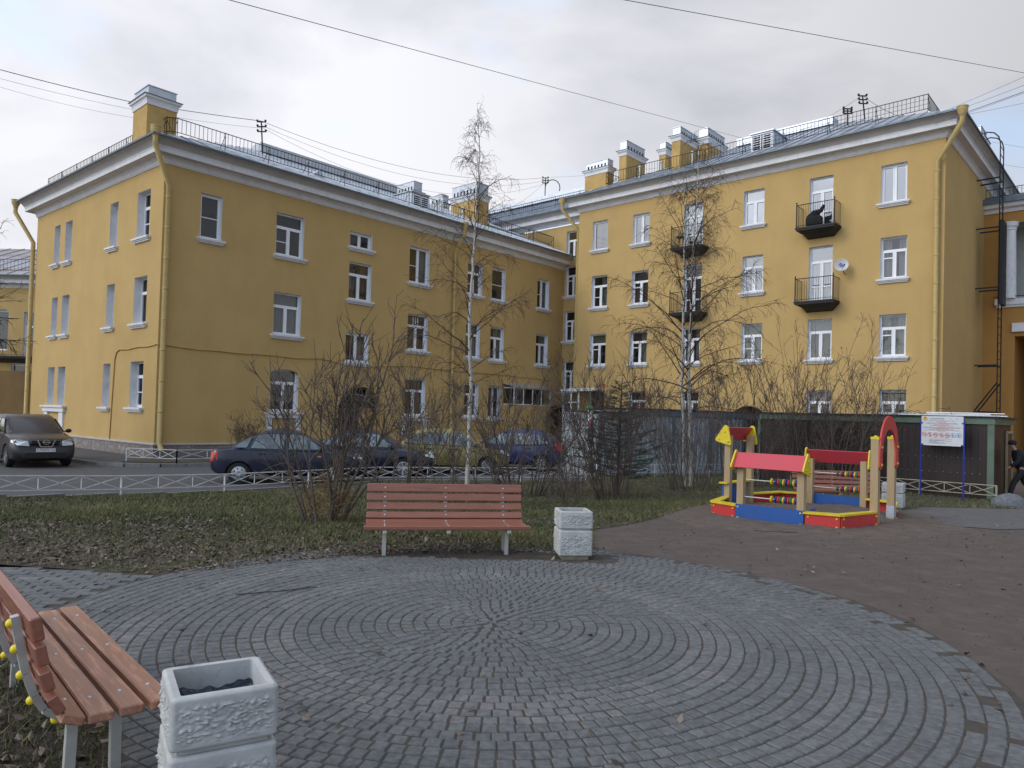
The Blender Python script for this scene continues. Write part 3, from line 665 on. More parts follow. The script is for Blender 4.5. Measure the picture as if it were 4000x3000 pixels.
def railing(root, pts, h=.62, step=.17, post=1.9, nm='roof_railing', r=.011, mesh=False, up=0.08, braces=Vector((0, 0, 0))):
    """pts: polyline of 3d base points"""
    mb = MB()
    for a, b in zip(pts[:-1], pts[1:]):
        a = Vector(a); b = Vector(b); L_ = (b - a).length; k = max(1, round(L_ / step)); Z = Vector((0, 0, 1))
        mb.tube([a + Z * (up + .08), b + Z * (up + .08)], .015, 4); mb.tube([a + Z * (up + h), b + Z * (up + h)], .018, 4)
        if mesh:
            for q in (.33, .66): mb.tube([a + Z * (up + .08 + (h - .08) * q), b + Z * (up + .08 + (h - .08) * q)], .008, 4)
        for i in range(k + 1): p = a + (b - a) * (i / k); mb.tube([p + Z * (up + .08), p + Z * (up + h)], r, 3, cap=False)
        kp = max(1, round(L_ / post))
        for i in range(kp + 1):
            p = a + (b - a) * (i / kp); mb.tube([p, p + Z * (up + h + .03)], .016, 4)
            if braces.length: mb.tube([p + Z * (up + h * .85), p + braces], .011, 4)
    return mb.build(nm, 'iron_black', root, world=True)
def chimney(root, F, s0, s1, v0, v1, zb, zbrick, zc, zt, holes='front', nh=6):
    """v measured inward from the wall plane; holes 'front' or 'side+'/'side-'"""
    mb = MB(); fbox(mb, F, s0, s1, -v1, -v0, zb, zbrick); c = mb.build('chimney', 'plaster_chimney', root, world=True)
    cb = MB(); path = [F.P(s0, -v0, 0), F.P(s1, -v0, 0), F.P(s1, -v1, 0), F.P(s0, -v1, 0)]
    hh = zc - zbrick
    sweep(cb, [(0, zbrick - .03), (.03, zbrick - .03), (.04, zbrick + hh * .3), (.07, zbrick + hh * .55), (.12, zbrick + hh * .62), (.13, zbrick + hh * .9), (-.2, zc)], path, True)
    fquad(cb, F, [(s0 + .1, -v0 - .1, zc - .01), (s1 - .1, -v0 - .1, zc - .01), (s1 - .1, -v1 + .1, zc - .01), (s0 + .1, -v1 + .1, zc - .01)])
    cb.build('chimney_cornice', 'white_plaster', c)
    fb = MB(); sweep(fb, [(.125, zbrick + hh * .88), (.165, zbrick + hh * .88), (.165, zbrick + hh * .93), (.0, zc + .015)], path, True); fb.build('flashing', 'roof_edge', c)
    hb = MB(); fbox(hb, F, s0 + .03, s1 - .03, -v1 + .03, -v0 - .03, zc - .02, zt); fbox(hb, F, s0, s1, -v1, -v0, zt, zt + .03)
    hood = hb.build('hood', 'galvanised', c)
    if holes:
        z0_, z1_ = zc + .06, zc + .06 + (zt - zc) * .38
        for i in range(nh):
            q = (i + .5) / nh; db = MB()
            if holes == 'front': x = s0 + .1 + (s1 - s0 - .2) * q; fbox(db, F, x - .055, x + .055, -v0 - .05, -v0 - .025, z0_, z1_)
            else:
                y = -v0 - .1 - (v1 - v0 - .2) * q; e = s1 - .03 if holes == 'side+' else s0 + .03; sg = 1 if holes == 'side+' else -1
                a, b = (e - .02, e + .005) if sg > 0 else (e - .005, e + .02); fbox(db, F, a, b, y - .055, y + .055, z0_, z1_)
            db.build('vent_hole', 'dark_hole', hood)
    return c
def dormer(root, F, s0, s1, v0, zb, zt, depth, vroof):
    mb = MB(); fbox(mb, F, s0, s1, -v0 - depth, -v0, zb, zt); mb.prism([F.P(s0 - .06, -v0 + .08, zt), F.P(s1 + .06, -v0 + .08, zt), F.P(s1 + .06, -v0 - depth, zt + .05), F.P(s0 - .06, -v0 - depth, zt + .05)], (0, 0, .05))
    d = mb.build('dormer', 'galvanised', root, world=True)
    lb = MB(); w = (s1 - s0 - .18) / 2
    for k in range(2):
        a = s0 + .06 + k * (w + .06); b = a + w; fbox(lb, F, a, a + .05, -v0, -v0 + .03, zb + .12, zt - .08); fbox(lb, F, b - .05, b, -v0, -v0 + .03, zb + .12, zt - .08); fbox(lb, F, a + .05, b - .05, -v0, -v0 + .03, zb + .12, zb + .17); fbox(lb, F, a + .05, b - .05, -v0, -v0 + .03, zt - .13, zt - .08)
        n = 7
        for i in range(n):
            z = zb + .19 + (zt - zb - .36) * i / (n - 1); lb.prism([F.P(a + .05, -v0 + .002, z + .03), F.P(a + .05, -v0 + .05, z - .02), F.P(a + .05, -v0 + .055, z - .01), F.P(a + .05, -v0 + .007, z + .04)], F.d * (w - .1))
    lb.build('shutter', 'white_frame', d)
    kb_ = MB(); fbox(kb_, F, s0 + .06, s1 - .06, -v0 - .01, -v0 + .001, zb + .12, zt - .08); kb_.build('opening', 'dark_hole', d)
    return d
def downpipe(root, pts, r=.095, nm='downpipe', funnel=True, rings=True):
    mb = MB(); mb.tube(pts, r, 12)
    p0 = Vector(pts[0])
    o = smooth_angle(mb.build(nm, 'pipe_yellow', root, world=True), 50)
    if funnel:
        fb = MB(); fb.lathe([(r * 1.02, -.18), (r * 1.15, -.10), (r * 1.85, .05), (r * 1.9, .18), (r * 2.05, .19), (r * 2.05, .23), (r * 1.7, .23)], p0, 14); smooth_angle(fb.build('funnel', 'pipe_yellow', o), 40)
    a, b = (Vector(pts[-3]), Vector(pts[-2])) if len(pts) > 3 else (Vector(pts[-2]), Vector(pts[-1]))
    z = a.z - .4
    while z > b.z + .2:
        q = a + (b - a) * ((a.z - z) / (a.z - b.z)); rb = MB(); rb.lathe([(r, -.03), (r + .014, -.02), (r + .014, .02), (r, .03)], q, 12); rb.build('joint_ring', 'pipe_yellow', o); z -= 1.15
    return o
def balcony(root, F, sc_, zs, w=1.75, dep=.82, h=1.02):
    mb = MB(); a, b = sc_ - w / 2, sc_ + w / 2
    fbox(mb, F, a, b, .002, dep, zs - .07, zs); fbox(mb, F, a + .03, b - .03, .002, dep - .03, zs - .14, zs - .07)
    mb.add([F.P(a + .06, dep - .06, zs - .14), F.P(b - .06, dep - .06, zs - .14), F.P(b - .06, .003, zs - .14), F.P(a + .06, .003, zs - .14), F.P(a + .35, dep - .35, zs - .30), F.P(b - .35, dep - .35, zs - .30), F.P(b - .3, .003, zs - .42), F.P(a + .3, .003, zs - .42)],
           [(4, 5, 6, 7), (0, 1, 5, 4), (1, 2, 6, 5), (3, 0, 4, 7)])
    o = mb.build('balcony', 'sheet_brown' if 0 else 'iron_black', root, world=True)
    rb = MB(); e = dep - .05; pts = [(a + .05, .02), (a + .05, e), (b - .05, e), (b - .05, .02)]
    for (s0, o0), (s1, o1) in zip(pts[:-1], pts[1:]):
        L_ = math.hypot(s1 - s0, o1 - o0); k = round(L_ / .105)
        rb.tube([F.P(s0, o0, zs + h), F.P(s1, o1, zs + h)], .018, 4); rb.tube([F.P(s0, o0, zs + .08), F.P(s1, o1, zs + .08)], .012, 4)
        for i in range(k + 1): x = s0 + (s1 - s0) * i / k; y = o0 + (o1 - o0) * i / k; rb.tube([F.P(x, y, zs + .03), F.P(x, y, zs + h)], .0075, 4, cap=False)
    for s, q in ((a + .05, e), (b - .05, e)): rb.tube([F.P(s, q, zs), F.P(s, q, zs + h + .07)], .024, 6); rb.ball(F.P(s, q, zs + h + .10), .035, 8)
    rb.build('railing', 'iron_black', o); return o
# ================= left three-storey building =================
LO = (-13.2716, 27.1764); FLw = Fr(LO, R_(47.7)); LLEN = 24.25
fd = Vector((math.cos(R_(-40)), math.sin(R_(-40)), 0)); F0 = Vector((LO[0], LO[1], 0)) - fd * 13.65; FFw = Fr(F0, R_(-40))
LB = thing('apartment_building', 'yellow three-storey apartment block with dark corner downpipe shadow, standing left behind the parked cars', 'building', (LO[0], LO[1], -.35))
LB['label'] = 'yellow three-storey apartment block on the left, nearest corner behind the parked cars'
ZW = 10.76
Lwin = [ # s0,s1,z0,z1,style,curtain,sill,kw
 (1.42, 2.28, 8.22, 9.98, '1L', None, 'std', {}),
 (4.65, 5.97, 8.16, 9.95, 'TL', None, 'std', {}), (4.65, 5.95, 4.79, 6.58, 'T', 'pale', 'std', {}), (4.63, 5.95, 1.52, 3.32, 'T', 'brown', 'ped', {}),
 (8.36, 9.60, 9.20, 9.92, '2', None, 'std', {}), (8.37, 9.62, 6.77, 8.52, 'T', ('brown', 'sides'), 'std', {}), (8.32, 9.58, 3.90, 5.24, '2', ('pale', 'half'), 'std', {}),
 (11.90, 13.20, 8.11, 9.92, '2L', ('pale', 'half'), 'std', {}), (11.90, 13.20, 4.75, 6.55, 'TA', 'brown', 'std', {}), (11.86, 13.18, 1.48, 3.33, 'T', None, 'ped', {}),
 (15.92, 17.02, 8.11, 9.84, 'TL', ('green', 'top'), 'std', {}), (15.90, 16.98, 4.70, 6.53, 'TL', 'pale', 'std', {}), (15.92, 16.98, 1.50, 3.28, 'TL', None, 'std', {}),
 (17.80, 18.90, 8.06, 9.85, '1L', None, 'std', {}), (17.80, 18.88, 4.70, 6.53, 'T', ('pale', 'half'), 'std', {}), (17.78, 18.76, 1.47, 3.25, '2', None, 'std', dict(bars=True)),
 (21.69, 22.78, 8.08, 9.84, '2L', ('pale', 'half'), 'std', {}), (21.69, 22.78, 4.72, 6.52, 'T', ('pale', 'half'), 'std', {})]
Fwin = [ # s measured from the far left end
 (2.42, 3.14, 8.12, 9.95, 'N', None), (3.80, 4.62, 8.10, 9.95, 'N', None), (8.82, 9.60, 8.12, 9.97, 'N', None), (11.42, 12.56, 8.15, 9.98, 'TL', None),
 (2.42, 3.16, 4.76, 6.55, 'N', None), (3.74, 4.62, 4.76, 6.56, 'N', None), (8.78, 9.55, 4.80, 6.58, 'N', None), (11.42, 12.55, 4.80, 6.62, 'N', 'green'),
 (2.30, 3.14, 1.54, 3.28, 'N', None), (3.60, 4.50, 1.54, 3.28, 'N', None), (8.72, 9.44, 1.52, 3.30, 'N', None), (11.36, 12.52, 1.54, 3.32, 'TL', None)]
DEP = .24
door_l = (8.02, 10.52, -.30, 2.78)
mb = MB(); wall(mb, FLw, 0, LLEN, .22, ZW, [w[:4] for w in Lwin] + [(door_l[0], door_l[1], -1, door_l[3])])
wall(mb, FFw, 0, 13.65, .22, ZW, [w[:4] for w in Fwin])
arch_fill(mb, FLw, door_l[0], door_l[1], 1.62, 2.78, dep=.5, k=18); arch_fill(mb, FLw, 4.63, 5.95, 3.12, 3.32)
fquad(mb, FLw, [(door_l[0], 0, .22), (door_l[0], 0, 1.63), (door_l[0], -.5, 1.63), (door_l[0], -.5, .22)]); fquad(mb, FLw, [(door_l[1], 0, .22), (door_l[1], 0, 1.63), (door_l[1], -.5, 1.63), (door_l[1], -.5, .22)])
wbk = Fr(FLw.P(0, -13.6, 0), R_(47.7)); fquad(mb, wbk, [(0, 0, -.4), (LLEN, 0, -.4), (LLEN, 0, ZW), (0, 0, ZW)])
mb.build('wall', 'plaster_yellow', LB, world=True)
pb = MB(); path = [FFw.P(0, 0, 0), FLw.P(0, 0, 0), FLw.P(door_l[0], 0, 0)]; sweep(pb, [(.05, -.5), (.05, .14)], path); sweep(pb, [(.05, -.5), (.05, .14)], [FLw.P(door_l[1], 0, 0), FLw.P(LLEN, 0, 0)])
pb.build('plinth', 'plinth_stone', LB, world=True)
pb = MB(); pr = [(.05, .14), (.085, .15), (.085, .19), (0, .225)]; sweep(pb, pr, path); sweep(pb, pr, [FLw.P(door_l[1], 0, 0), FLw.P(LLEN, 0, 0)]); pb.build('plinth_ledge', 'cornice_grey', LB, world=True)
for s0, s1, z0, z1, st, cu, si, kw in Lwin: window(LB, FLw, s0, s1, z0, z1, st, cu, si, **kw)
DEP = .34
for i, (s0, s1, z0, z1, st, cu) in enumerate(Fwin): window(LB, FFw, s0, s1, z0, z1, st, cu, None if i in (8, 9) else 'std')
DEP = .24
sb = MB(); fbox(sb, FFw, 2.0, 4.85, -.002, .20, 1.42, 1.50); fbox(sb, FFw, 2.1, 4.75, -.002, .13, 1.22, 1.42); fbox(sb, FFw, 2.2, 2.65, -.002, .08, .25, 1.22); fbox(sb, FFw, 4.1, 4.6, -.002, .08, .25, 1.22); fbox(sb, FFw, 4.0, 4.7, -.002, .12, .22, .42)
sb.build('pedestal_sill', 'white_plaster', LB, world=True)
# entrance in the arch
db = MB(); fbox(db, FLw, door_l[0], door_l[1], -.56, -.5, -.4, 2.8, 0); dr = db.build('door', ['dark_hole'], LB, world=True)
db = MB(); fbox(db, FLw, 8.12, 9.45, -.5, -.44, -.3, 1.75); fbox(db, FLw, 8.2, 8.75, -.44, -.42, -.1, 1.6); fbox(db, FLw, 8.82, 9.37, -.44, -.42, -.1, 1.6); db.build('door_leaf', 'door_brown', dr)
db = MB(); fbox(db, FLw, 9.45, 10.5, -.5, -.40, -.3, 1.72); fbox(db, FLw, 9.4, 10.52, -.46, -.36, 1.72, 1.80); db.build('side_panel', 'plaster_yellow', dr)
db = MB()
for i in range(13): x = 8.1 + 2.34 * i / 12; db.tube([FLw.P(x, -.42, 1.78), FLw.P(9.27 + (x - 9.27) * .98, -.42, 1.8 + .9 * math.sqrt(max(0, 1 - ((x - 9.27) / 1.22) ** 2)))], .012, 4)
db.build('grille', 'iron_black', dr)
# glazed ground-floor box
bb = MB(); s0, s1, z0, z1, od = 18.95, 22.15, 1.45, 3.22, .85
zg = 2.25; fbox(bb, FLw, s0, s1, .002, od, -.35, zg, 1)
for i in range(5): x = s0 + (s1 - s0 - .05) * i / 4; fbox(bb, FLw, x, x + .05, od - .05, od, zg, z1, 0)
for z in (zg, z1 - .05): fbox(bb, FLw, s0 + .05, s1 - .05, od - .045, od + .005, z, z + .05, 0); fbox(bb, FLw, s0, s0 + .05, .05, od - .05, z, z + .05, 0); fbox(bb, FLw, s1 - .05, s1, .05, od - .05, z, z + .05, 0)
bb.prism([FLw.P(s0 - .1, od + .1, z1), FLw.P(s1 + .1, od + .1, z1), FLw.P(s1 + .1, .004, z1 + .22), FLw.P(s0 - .1, .004, z1 + .22)], (0, 0, .04), 2)
bay = bb.build('glazed_porch', ['white_frame', 'plaster_yellow', 'galvanised'], LB, world=True)
gb = MB(); fquad(gb, FLw, [(s0 + .03, od - .03, zg), (s1 - .03, od - .03, zg), (s1 - .03, od - .03, z1), (s0 + .03, od - .03, z1)]); fquad(gb, FLw, [(s0 + .03, .01, zg), (s0 + .03, od - .03, zg), (s0 + .03, od - .03, z1), (s0 + .03, .01, z1)]); gb.build('pane', 'window_glass', bay)
cb = MB(); fbox(cb, FLw, s0 + .1, s1 - .1, od - .5, od - .47, 2.3, 3.1); cb.build('curtain', 'interior', bay)
# canopy and side door close to the inner corner
cb = MB(); cb.prism([FLw.P(22.5, .004, 1.75), FLw.P(24.1, .004, 1.75), FLw.P(24.1, 1.5, 1.55), FLw.P(22.5, 1.5, 1.55)], (0, 0, .10)); cb.build('canopy', 'iron_black', LB, world=True)
cornice(LB, [FFw.P(-1.4, -8, 0), FFw.P(0, 0, 0), FLw.P(0, 0, 0), FLw.P(LLEN, 0, 0)], ZW, 1.0)
# roof: hip at the near end, ridge parallel to the long wall
ze, sl = ZW + .80, .44; o7 = .60
A = FLw.P(-o7, o7, ze); B = FLw.P(LLEN + .9, o7, ze); rv = 6.8; C = FLw.P(LLEN + 6, -rv, ze + (rv + o7) * sl); D = FLw.P(7.0, -rv, ze + (rv + o7) * sl)
E_ = FFw.P(-.6, o7, ze); Bb = FLw.P(LLEN + .9, -13.6 - o7, ze); B2 = FLw.P(LLEN + 6, -13.6 - o7, ze)
seam_roof(LB, [[A, B, FLw.P(LLEN + .9, -rv, ze + (rv + o7) * sl), D], [E_, A, D], [B2, FLw.P(-.6, -13.6 - o7, ze), D, C]])
rb = MB(); rb.bar(FLw.P(7.2, -rv, D.z + .12), FLw.P(16.0, -rv, D.z + .12), .9, .45); rb.build('ridge_vent', 'galvanised', LB, world=True)
zr = lambda v: ze + (v + o7) * sl
fo = lambda a, q: FFw.P(13.65 - a, -q, zr(q))
railing(LB, [fo(12.9, .15), fo(.3, .15)], braces=Vector((.15, .35, .05)))
railing(LB, [fo(.3, .15), FLw.P(.66, -.6, zr(.6)), FLw.P(23.8, -.6, zr(.6)), FLw.P(23.75, -2.6, zr(2.6))], braces=FLw.n * -.45 + Vector((0, 0, .2)))
chimney(LB, FLw, -.50, .60, .55, 1.9, 11.3, 13.0, 13.35, 13.68, None)
chimney(LB, FLw, 19.33, 20.40, 3.0, 5.2, 12.6, 14.6, 14.95, 15.6, 'side-', 7)
chimney(LB, FLw, 18.61, 19.35, 8.0, 10.0, 13.4, 15.57, 15.85, 16.45, 'side-', 6)
chimney(LB, FLw, 23.3, 23.95, 10.5, 11.8, 13, 16.4, 16.65, 17.2, 'side-', 3)
dormer(LB, FLw, 13.35, 14.55, 1.75, 12.30, 13.30, 1.6, 0)
mb = MB(); mb.prism([FLw.P(7.3, -1.6, zr(1.6)), FLw.P(8.0, -1.6, zr(1.6)), FLw.P(7.65, -1.6, zr(1.6) + .35)], FLw.n * -1.1); mb.build('roof_vent', 'galvanised', LB, world=True)
for s, v, h in ((15.4, 1.6, .75), (17.3, 2.0, .6)): mb = MB(); mb.tube([FLw.P(s, -v, zr(v) - .1), FLw.P(s, -v, zr(v) + h)], .05, 8); mb.lathe([(.1, 0), (.1, .06), (.02, .1)], FLw.P(s, -v, zr(v) + h), 8); mb.build('vent_pipe', 'galvanised', LB, world=True)
downpipe(LB, [FLw.P(-.62, .66, 11.55), FLw.P(-.62, .66, 11.12), FLw.P(.12, .17, 9.85), FLw.P(.12, .17, .25), FLw.P(.12, .40, -.02)], r=.095)
downpipe(LB, [FLw.P(14.95, .70, 11.38), FLw.P(14.95, .70, 11.0), FLw.P(14.85, .15, 10.15), FLw.P(14.85, .15, .35), FLw.P(14.85, .35, .05)], r=.085)
downpipe(LB, [FFw.P(-.95, .7, 11.4), FFw.P(-.95, .7, 11.0), FFw.P(-.12, .12, 9.5), FFw.P(-.12, .12, .3), FFw.P(-.12, .3, .1)], r=.10)
# cable stapled along the wall, wrapping the corner
cb = MB(); cb.tube([FFw.P(s, .025, z) for s, z in ((9.68, .22), (9.74, 1.1), (9.80, 2.02), (9.86, 2.8), (9.89, 3.42), (10.05, 3.74), (10.34, 3.84), (11.2, 3.82), (12.04, 3.88), (12.9, 3.86), (13.6, 3.92))] + [FLw.P(s, .03, z) for s, z in ((.04, 3.93), (.5, 3.90), (1.46, 3.85), (2.2, 3.87), (3.0, 3.84), (3.94, 3.87), (4.9, 3.88), (5.75, 3.84), (7, 3.93), (8.2, 3.76), (9.0, 3.70), (10, 3.78), (12, 3.95), (14.7, 3.9), (18, 3.92), (23, 3.85))], .024, 5)
cb.build('wall_cable', 'plaster_chimney', LB, world=True)

# ================= right four-storey building =================
RO = (3.5963, 41.9725); FRw = Fr(RO, R_(-42.3)); RLEN = 18.6
e0 = FRw.P(RLEN, 0, 0); FSw = Fr((e0.x, e0.y), R_(47.7)); FBw = Fr(FRw.P(0, -1.9, 0)[:2], R_(-42.3)); FTw = Fr(FRw.P(0, 0, 0)[:2], R_(-137.7 + 180))  # return wall
RB = thing('apartment_building', 'bright yellow four-storey apartment block with iron balconies on the right', 'building', (RO[0], RO[1], -.35))
ZR = 13.5
SK = dict(refl='window_glass_sky')
Rwin = [
 (.98, 2.03, 11.13, 12.78, '1', ('pale', 'sides'), 'std', SK), (1.0, 2.07, 7.86, 9.66, 'TL', ('green', 'half'), 'std', {}), (1.0, 2.07, 4.60, 6.36, 'TV', ('green', 'top'), 'std', {}), (1.05, 2.07, 1.5, 3.14, 'T', None, None, dict(frame='brown_frame')),
 (3.67, 4.72, 11.12, 12.74, '2', 'pale', 'std', SK), (3.68, 4.72, 7.84, 9.64, 'TV', 'brown', 'std', {}), (3.67, 4.72, 4.60, 6.36, 'TV', ('pale', 'half'), 'std', {}), (3.70, 4.70, 1.5, 3.14, 'T', None, None, dict(bars=True)),
 (6.80, 7.85, 10.38, 12.74, 'D', None, None, SK), (6.82, 7.85, 7.07, 9.62, 'D', 'brown', None, {}), (6.84, 7.82, 4.58, 6.36, 'TV', ('pale', 'sides'), 'std', {}), (6.9, 7.82, 1.5, 3.12, 'T', None, None, dict(bars=True)),
 (10.0, 11.03, 11.15, 12.84, 'T', 'pale', 'std', SK), (10.0, 11.04, 7.89, 9.66, 'T', 'pale', 'std', SK), (10.02, 11.05, 4.60, 6.37, 'TL', 'green', 'std', {}),
 (13.15, 14.20, 10.52, 12.84, 'D', 'pale', None, SK), (13.18, 14.23, 7.12, 9.68, 'D', 'pale', None, SK), (13.18, 14.25, 4.56, 6.38, 'T', ('pale', 'top'), 'std', {}), (13.2, 14.26, 1.5, 3.17, 'T', ('pale', 'top'), 'std', {}),
 (16.17, 17.20, 11.16, 12.80, '2', 'pale', 'std', SK), (16.2, 17.23, 7.90, 9.68, 'TV', ('pale', 'sides'), 'std', {}), (16.2, 17.25, 4.59, 6.38, 'TV', ('green', 'sides'), 'std', {}), (16.26, 17.30, 1.5, 3.19, 'T', None, 'std', dict(bars=True))]
Bwin = [(-2.40, -1.42, 11.32, 13.12, 'T'), (-2.40, -1.42, 9.07, 10.95, 'TV'), (-2.40, -1.42, 6.29, 8.15, 'TV'), (-2.40, -1.42, 3.2, 5.06, 'TV')]
door_r = (9.45, 11.45, -1, 2.42)
mb = MB(); wall(mb, FRw, 0, RLEN, -.45, ZR, [w[:4] for w in Rwin] + [door_r]); wall(mb, FBw, -20, 0, -.45, ZR, [w[:4] for w in Bwin])
arch_fill(mb, FRw, 9.45, 11.45, 1.5, 2.42, dep=.6, k=16); fquad(mb, FRw, [(9.45, 0, -.4), (9.45, 0, 1.51), (9.45, -.6, 1.51), (9.45, -.6, -.4)]); fquad(mb, FRw, [(11.45, 0, -.4), (11.45, 0, 1.51), (11.45, -.6, 1.51), (11.45, -.6, -.4)])
mb.add([FRw.P(0, 0, -.4), FRw.P(0, -1.9, -.4), FRw.P(0, -1.9, ZR), FRw.P(0, 0, ZR)], [(0, 1, 2, 3)])
fquad(mb, FSw, [(0, 0, -.45), (13.6, 0, -.45), (13.6, 0, ZR), (0, 0, ZR)])
mb.build('wall', 'plaster_yellow', RB, world=True)
for s0, s1, z0, z1, st, cu, si, kw in Rwin: window(RB, FRw, s0, s1, z0, z1, st, cu, si, **kw)
for i, (s0, s1, z0, z1, st) in enumerate(Bwin): window(RB, FBw, s0, s1, z0, z1, st, None, 'std' if i else None, **(SK if i == 0 else {}))
db = MB(); fbox(db, FRw, 9.45, 11.45, -.66, -.6, -.4, 2.42); dr = db.build('door', 'dark_hole', RB, world=True)
db = MB(); fbox(db, FRw, 9.6, 10.6, -.6, -.54, -.4, 1.6); db.build('door_leaf', 'door_brown', dr)
db = MB()
for i in range(14): x = 9.5 + 1.9 * i / 13; db.tube([FRw.P(x, -.5, 1.5), FRw.P(x, -.5, 1.52 + .88 * math.sqrt(max(0, 1 - ((x - 10.45) / 1.0) ** 2)))], .012, 4)
db.build('grille', 'iron_black', dr)
# glazed ground-floor box at the corner
bb = MB(); s0, s1, od = -.15, 1.0 - .02, .9
fbox(bb, FRw, s0, s1, .002, od, -.35, 1.9, 1)
for x in (s0, .4, s1 - .07): fbox(bb, FRw, x, x + .07, od - .07, od, 1.9, 3.1, 0)
for z in (1.9, 2.45, 3.04): fbox(bb, FRw, s0 + .07, s1 - .07, od - .06, od + .005, z, z + .06, 0)
bb.prism([FRw.P(s0 - .1, od + .12, 3.1), FRw.P(s1 + .9, od + .12, 3.1), FRw.P(s1 + .9, .004, 3.25), FRw.P(s0 - .1, .004, 3.25)], (0, 0, .08), 0)
bay = bb.build('glazed_porch', ['white_frame', 'white_plaster'], RB, world=True)
gb = MB(); fquad(gb, FRw, [(s0 + .03, od - .03, 1.9), (s1 - .03, od - .03, 1.9), (s1 - .03, od - .03, 3.1), (s0 + .03, od - .03, 3.1)]); gb.build('pane', 'window_glass', bay)
db = MB(); fbox(db, FBw, -2.2, -1.35, .004, .06, -.3, 1.8); db.build('door', 'door_brown', RB, world=True)
db = MB(); db.prism([FBw.P(-2.5, .004, 2.35), FBw.P(-.9, .004, 2.35), FBw.P(-.9, 1.1, 2.1), FBw.P(-2.5, 1.1, 2.1)], (0, 0, .08)); db.build('canopy', 'iron_black', RB, world=True)
for s, z in ((7.33, 10.40), (7.33, 7.08), (13.70, 10.46), (13.70, 7.12)): balcony(RB, FRw, s, z)
cornice(RB, [FBw.P(-14, 0, 0), FBw.P(0, 0, 0)], ZR + .1, 1.0, 'cornice')
cornice(RB, [FRw.P(0, -1.9 - .9, 0), FRw.P(0, 0, 0), FRw.P(RLEN, 0, 0), FRw.P(RLEN, -13.6, 0)], ZR, 1.0)
ze2, sl2 = ZR + .80, .48; rv2 = 6.6; zR = lambda v: ze2 + (v + .6) * sl2
A = FRw.P(-.6, .6, ze2); B = FRw.P(RLEN + .6, .6, ze2); C = FRw.P(RLEN - 6.4, -rv2, zR(rv2)); D = FRw.P(6.4, -rv2, zR(rv2)); Bk = FRw.P(RLEN + .6, -13.8, ze2); Ak = FRw.P(-.6, -13.8, ze2)
seam_roof(RB, [[A, B, C, D], [B, Bk, C], [Bk, Ak, D, C], [Ak, A, D]])
zB = lambda v: ze2 + .1 + (v + .6) * sl2
seam_roof(RB, [[FBw.P(-20, .6, ze2 + .1), FBw.P(1.2, .6, ze2 + .1), FBw.P(6, -6.0, zB(6)), FBw.P(-20, -6.0, zB(6))]])
rb = MB(); rb.bar(FRw.P(6.6, -rv2, D.z + .1), FRw.P(12.0, -rv2, D.z + .1), .9, .42); rb.build('ridge_vent', 'galvanised', RB, world=True); rb = MB(); rb.bar(FBw.P(-15, -5.9, zB(6) + .1), FBw.P(-2, -5.9, zB(6) + .1), .9, .4); rb.build('ridge_vent', 'galvanised', RB, world=True)
bR = FRw.n * -.45 + Vector((0, 0, .2))
railing(RB, [FRw.P(1.0, -2.4, zR(2.4) - .5), FRw.P(1.1, -1.0, zR(1)), FRw.P(9.4, -1.0, zR(1))], braces=bR, h=.68)
railing(RB, [FRw.P(9.4, -1.0, zR(1)), FRw.P(RLEN - .9, -1.0, zR(1))], braces=bR, h=.70, mesh=True)
railing(RB, [FRw.P(RLEN - .9, -1.0, zR(1)), FRw.P(RLEN - 1.0, -4.6, zR(1) + .1), FRw.P(RLEN - 1, -9, zR(1))], h=.70, step=.16)
railing(RB, [FBw.P(-12, -.9, zB(.9)), FBw.P(-.2, -.9, zB(.9)), FRw.P(1.0, -2.4, zR(2.4) - .5)], braces=bR, h=.64)
chimney(RB, FRw, -1.1, .56, 1.9, 2.5, 14.0, 16.3, 16.62, 17.05, 'front', 6)
chimney(RB, FRw, 1.43, 1.93, 1.8, 3.8, 14.4, 16.97, 17.27, 17.8, 'side+', 6)
chimney(RB, FRw, 1.55, 2.0, 6.0, 6.9, 16, 18.2, 18.53, 18.95, 'side+', 3)
chimney(RB, FRw, 4.90, 5.42, 1.8, 3.8, 14.4, 17.02, 17.32, 17.75, 'side+', 7)
chimney(RB, FRw, 5.55, 6.12, 3.6, 5.7, 15.2, 17.22, 17.58, 18.08, 'side+', 7)
chimney(RB, FRw, 17.75, 18.2, 9.5, 11.0, 14.2, 16.2, 16.6, 17.05, 'side+', 3)
dormer(RB, FRw, 9.62, 10.75, 1.5, 15.10, 16.15, 2.4, 0)
for s, v, h in ((3.1, 1.4, .6), (6.5, 1.2, .7), (4.0, 2.2, .5)): mb = MB(); mb.tube([FRw.P(s, -v, zR(v) - .1), FRw.P(s, -v, zR(v) + h)], .05, 8); mb.lathe([(.1, 0), (.1, .06), (.02, .1)], FRw.P(s, -v, zR(v) + h), 8); mb.build('vent_pipe', 'galvanised', RB, world=True)
downpipe(RB, [FRw.P(19.3, .66, 14.1), FRw.P(19.3, .66, 13.75), FRw.P(18.35, .15, 12.5), FRw.P(18.35, .15, 0), FRw.P(18.35, .3, -.2)], r=.105)
downpipe(RB, [FRw.P(-.72, .70, 14.0), FRw.P(-.72, .70, 13.6), FRw.P(-.13, -.12, 12.5), FRw.P(-.13, -.13, 0), FRw.P(-.13, .1, -.2)], r=.10)
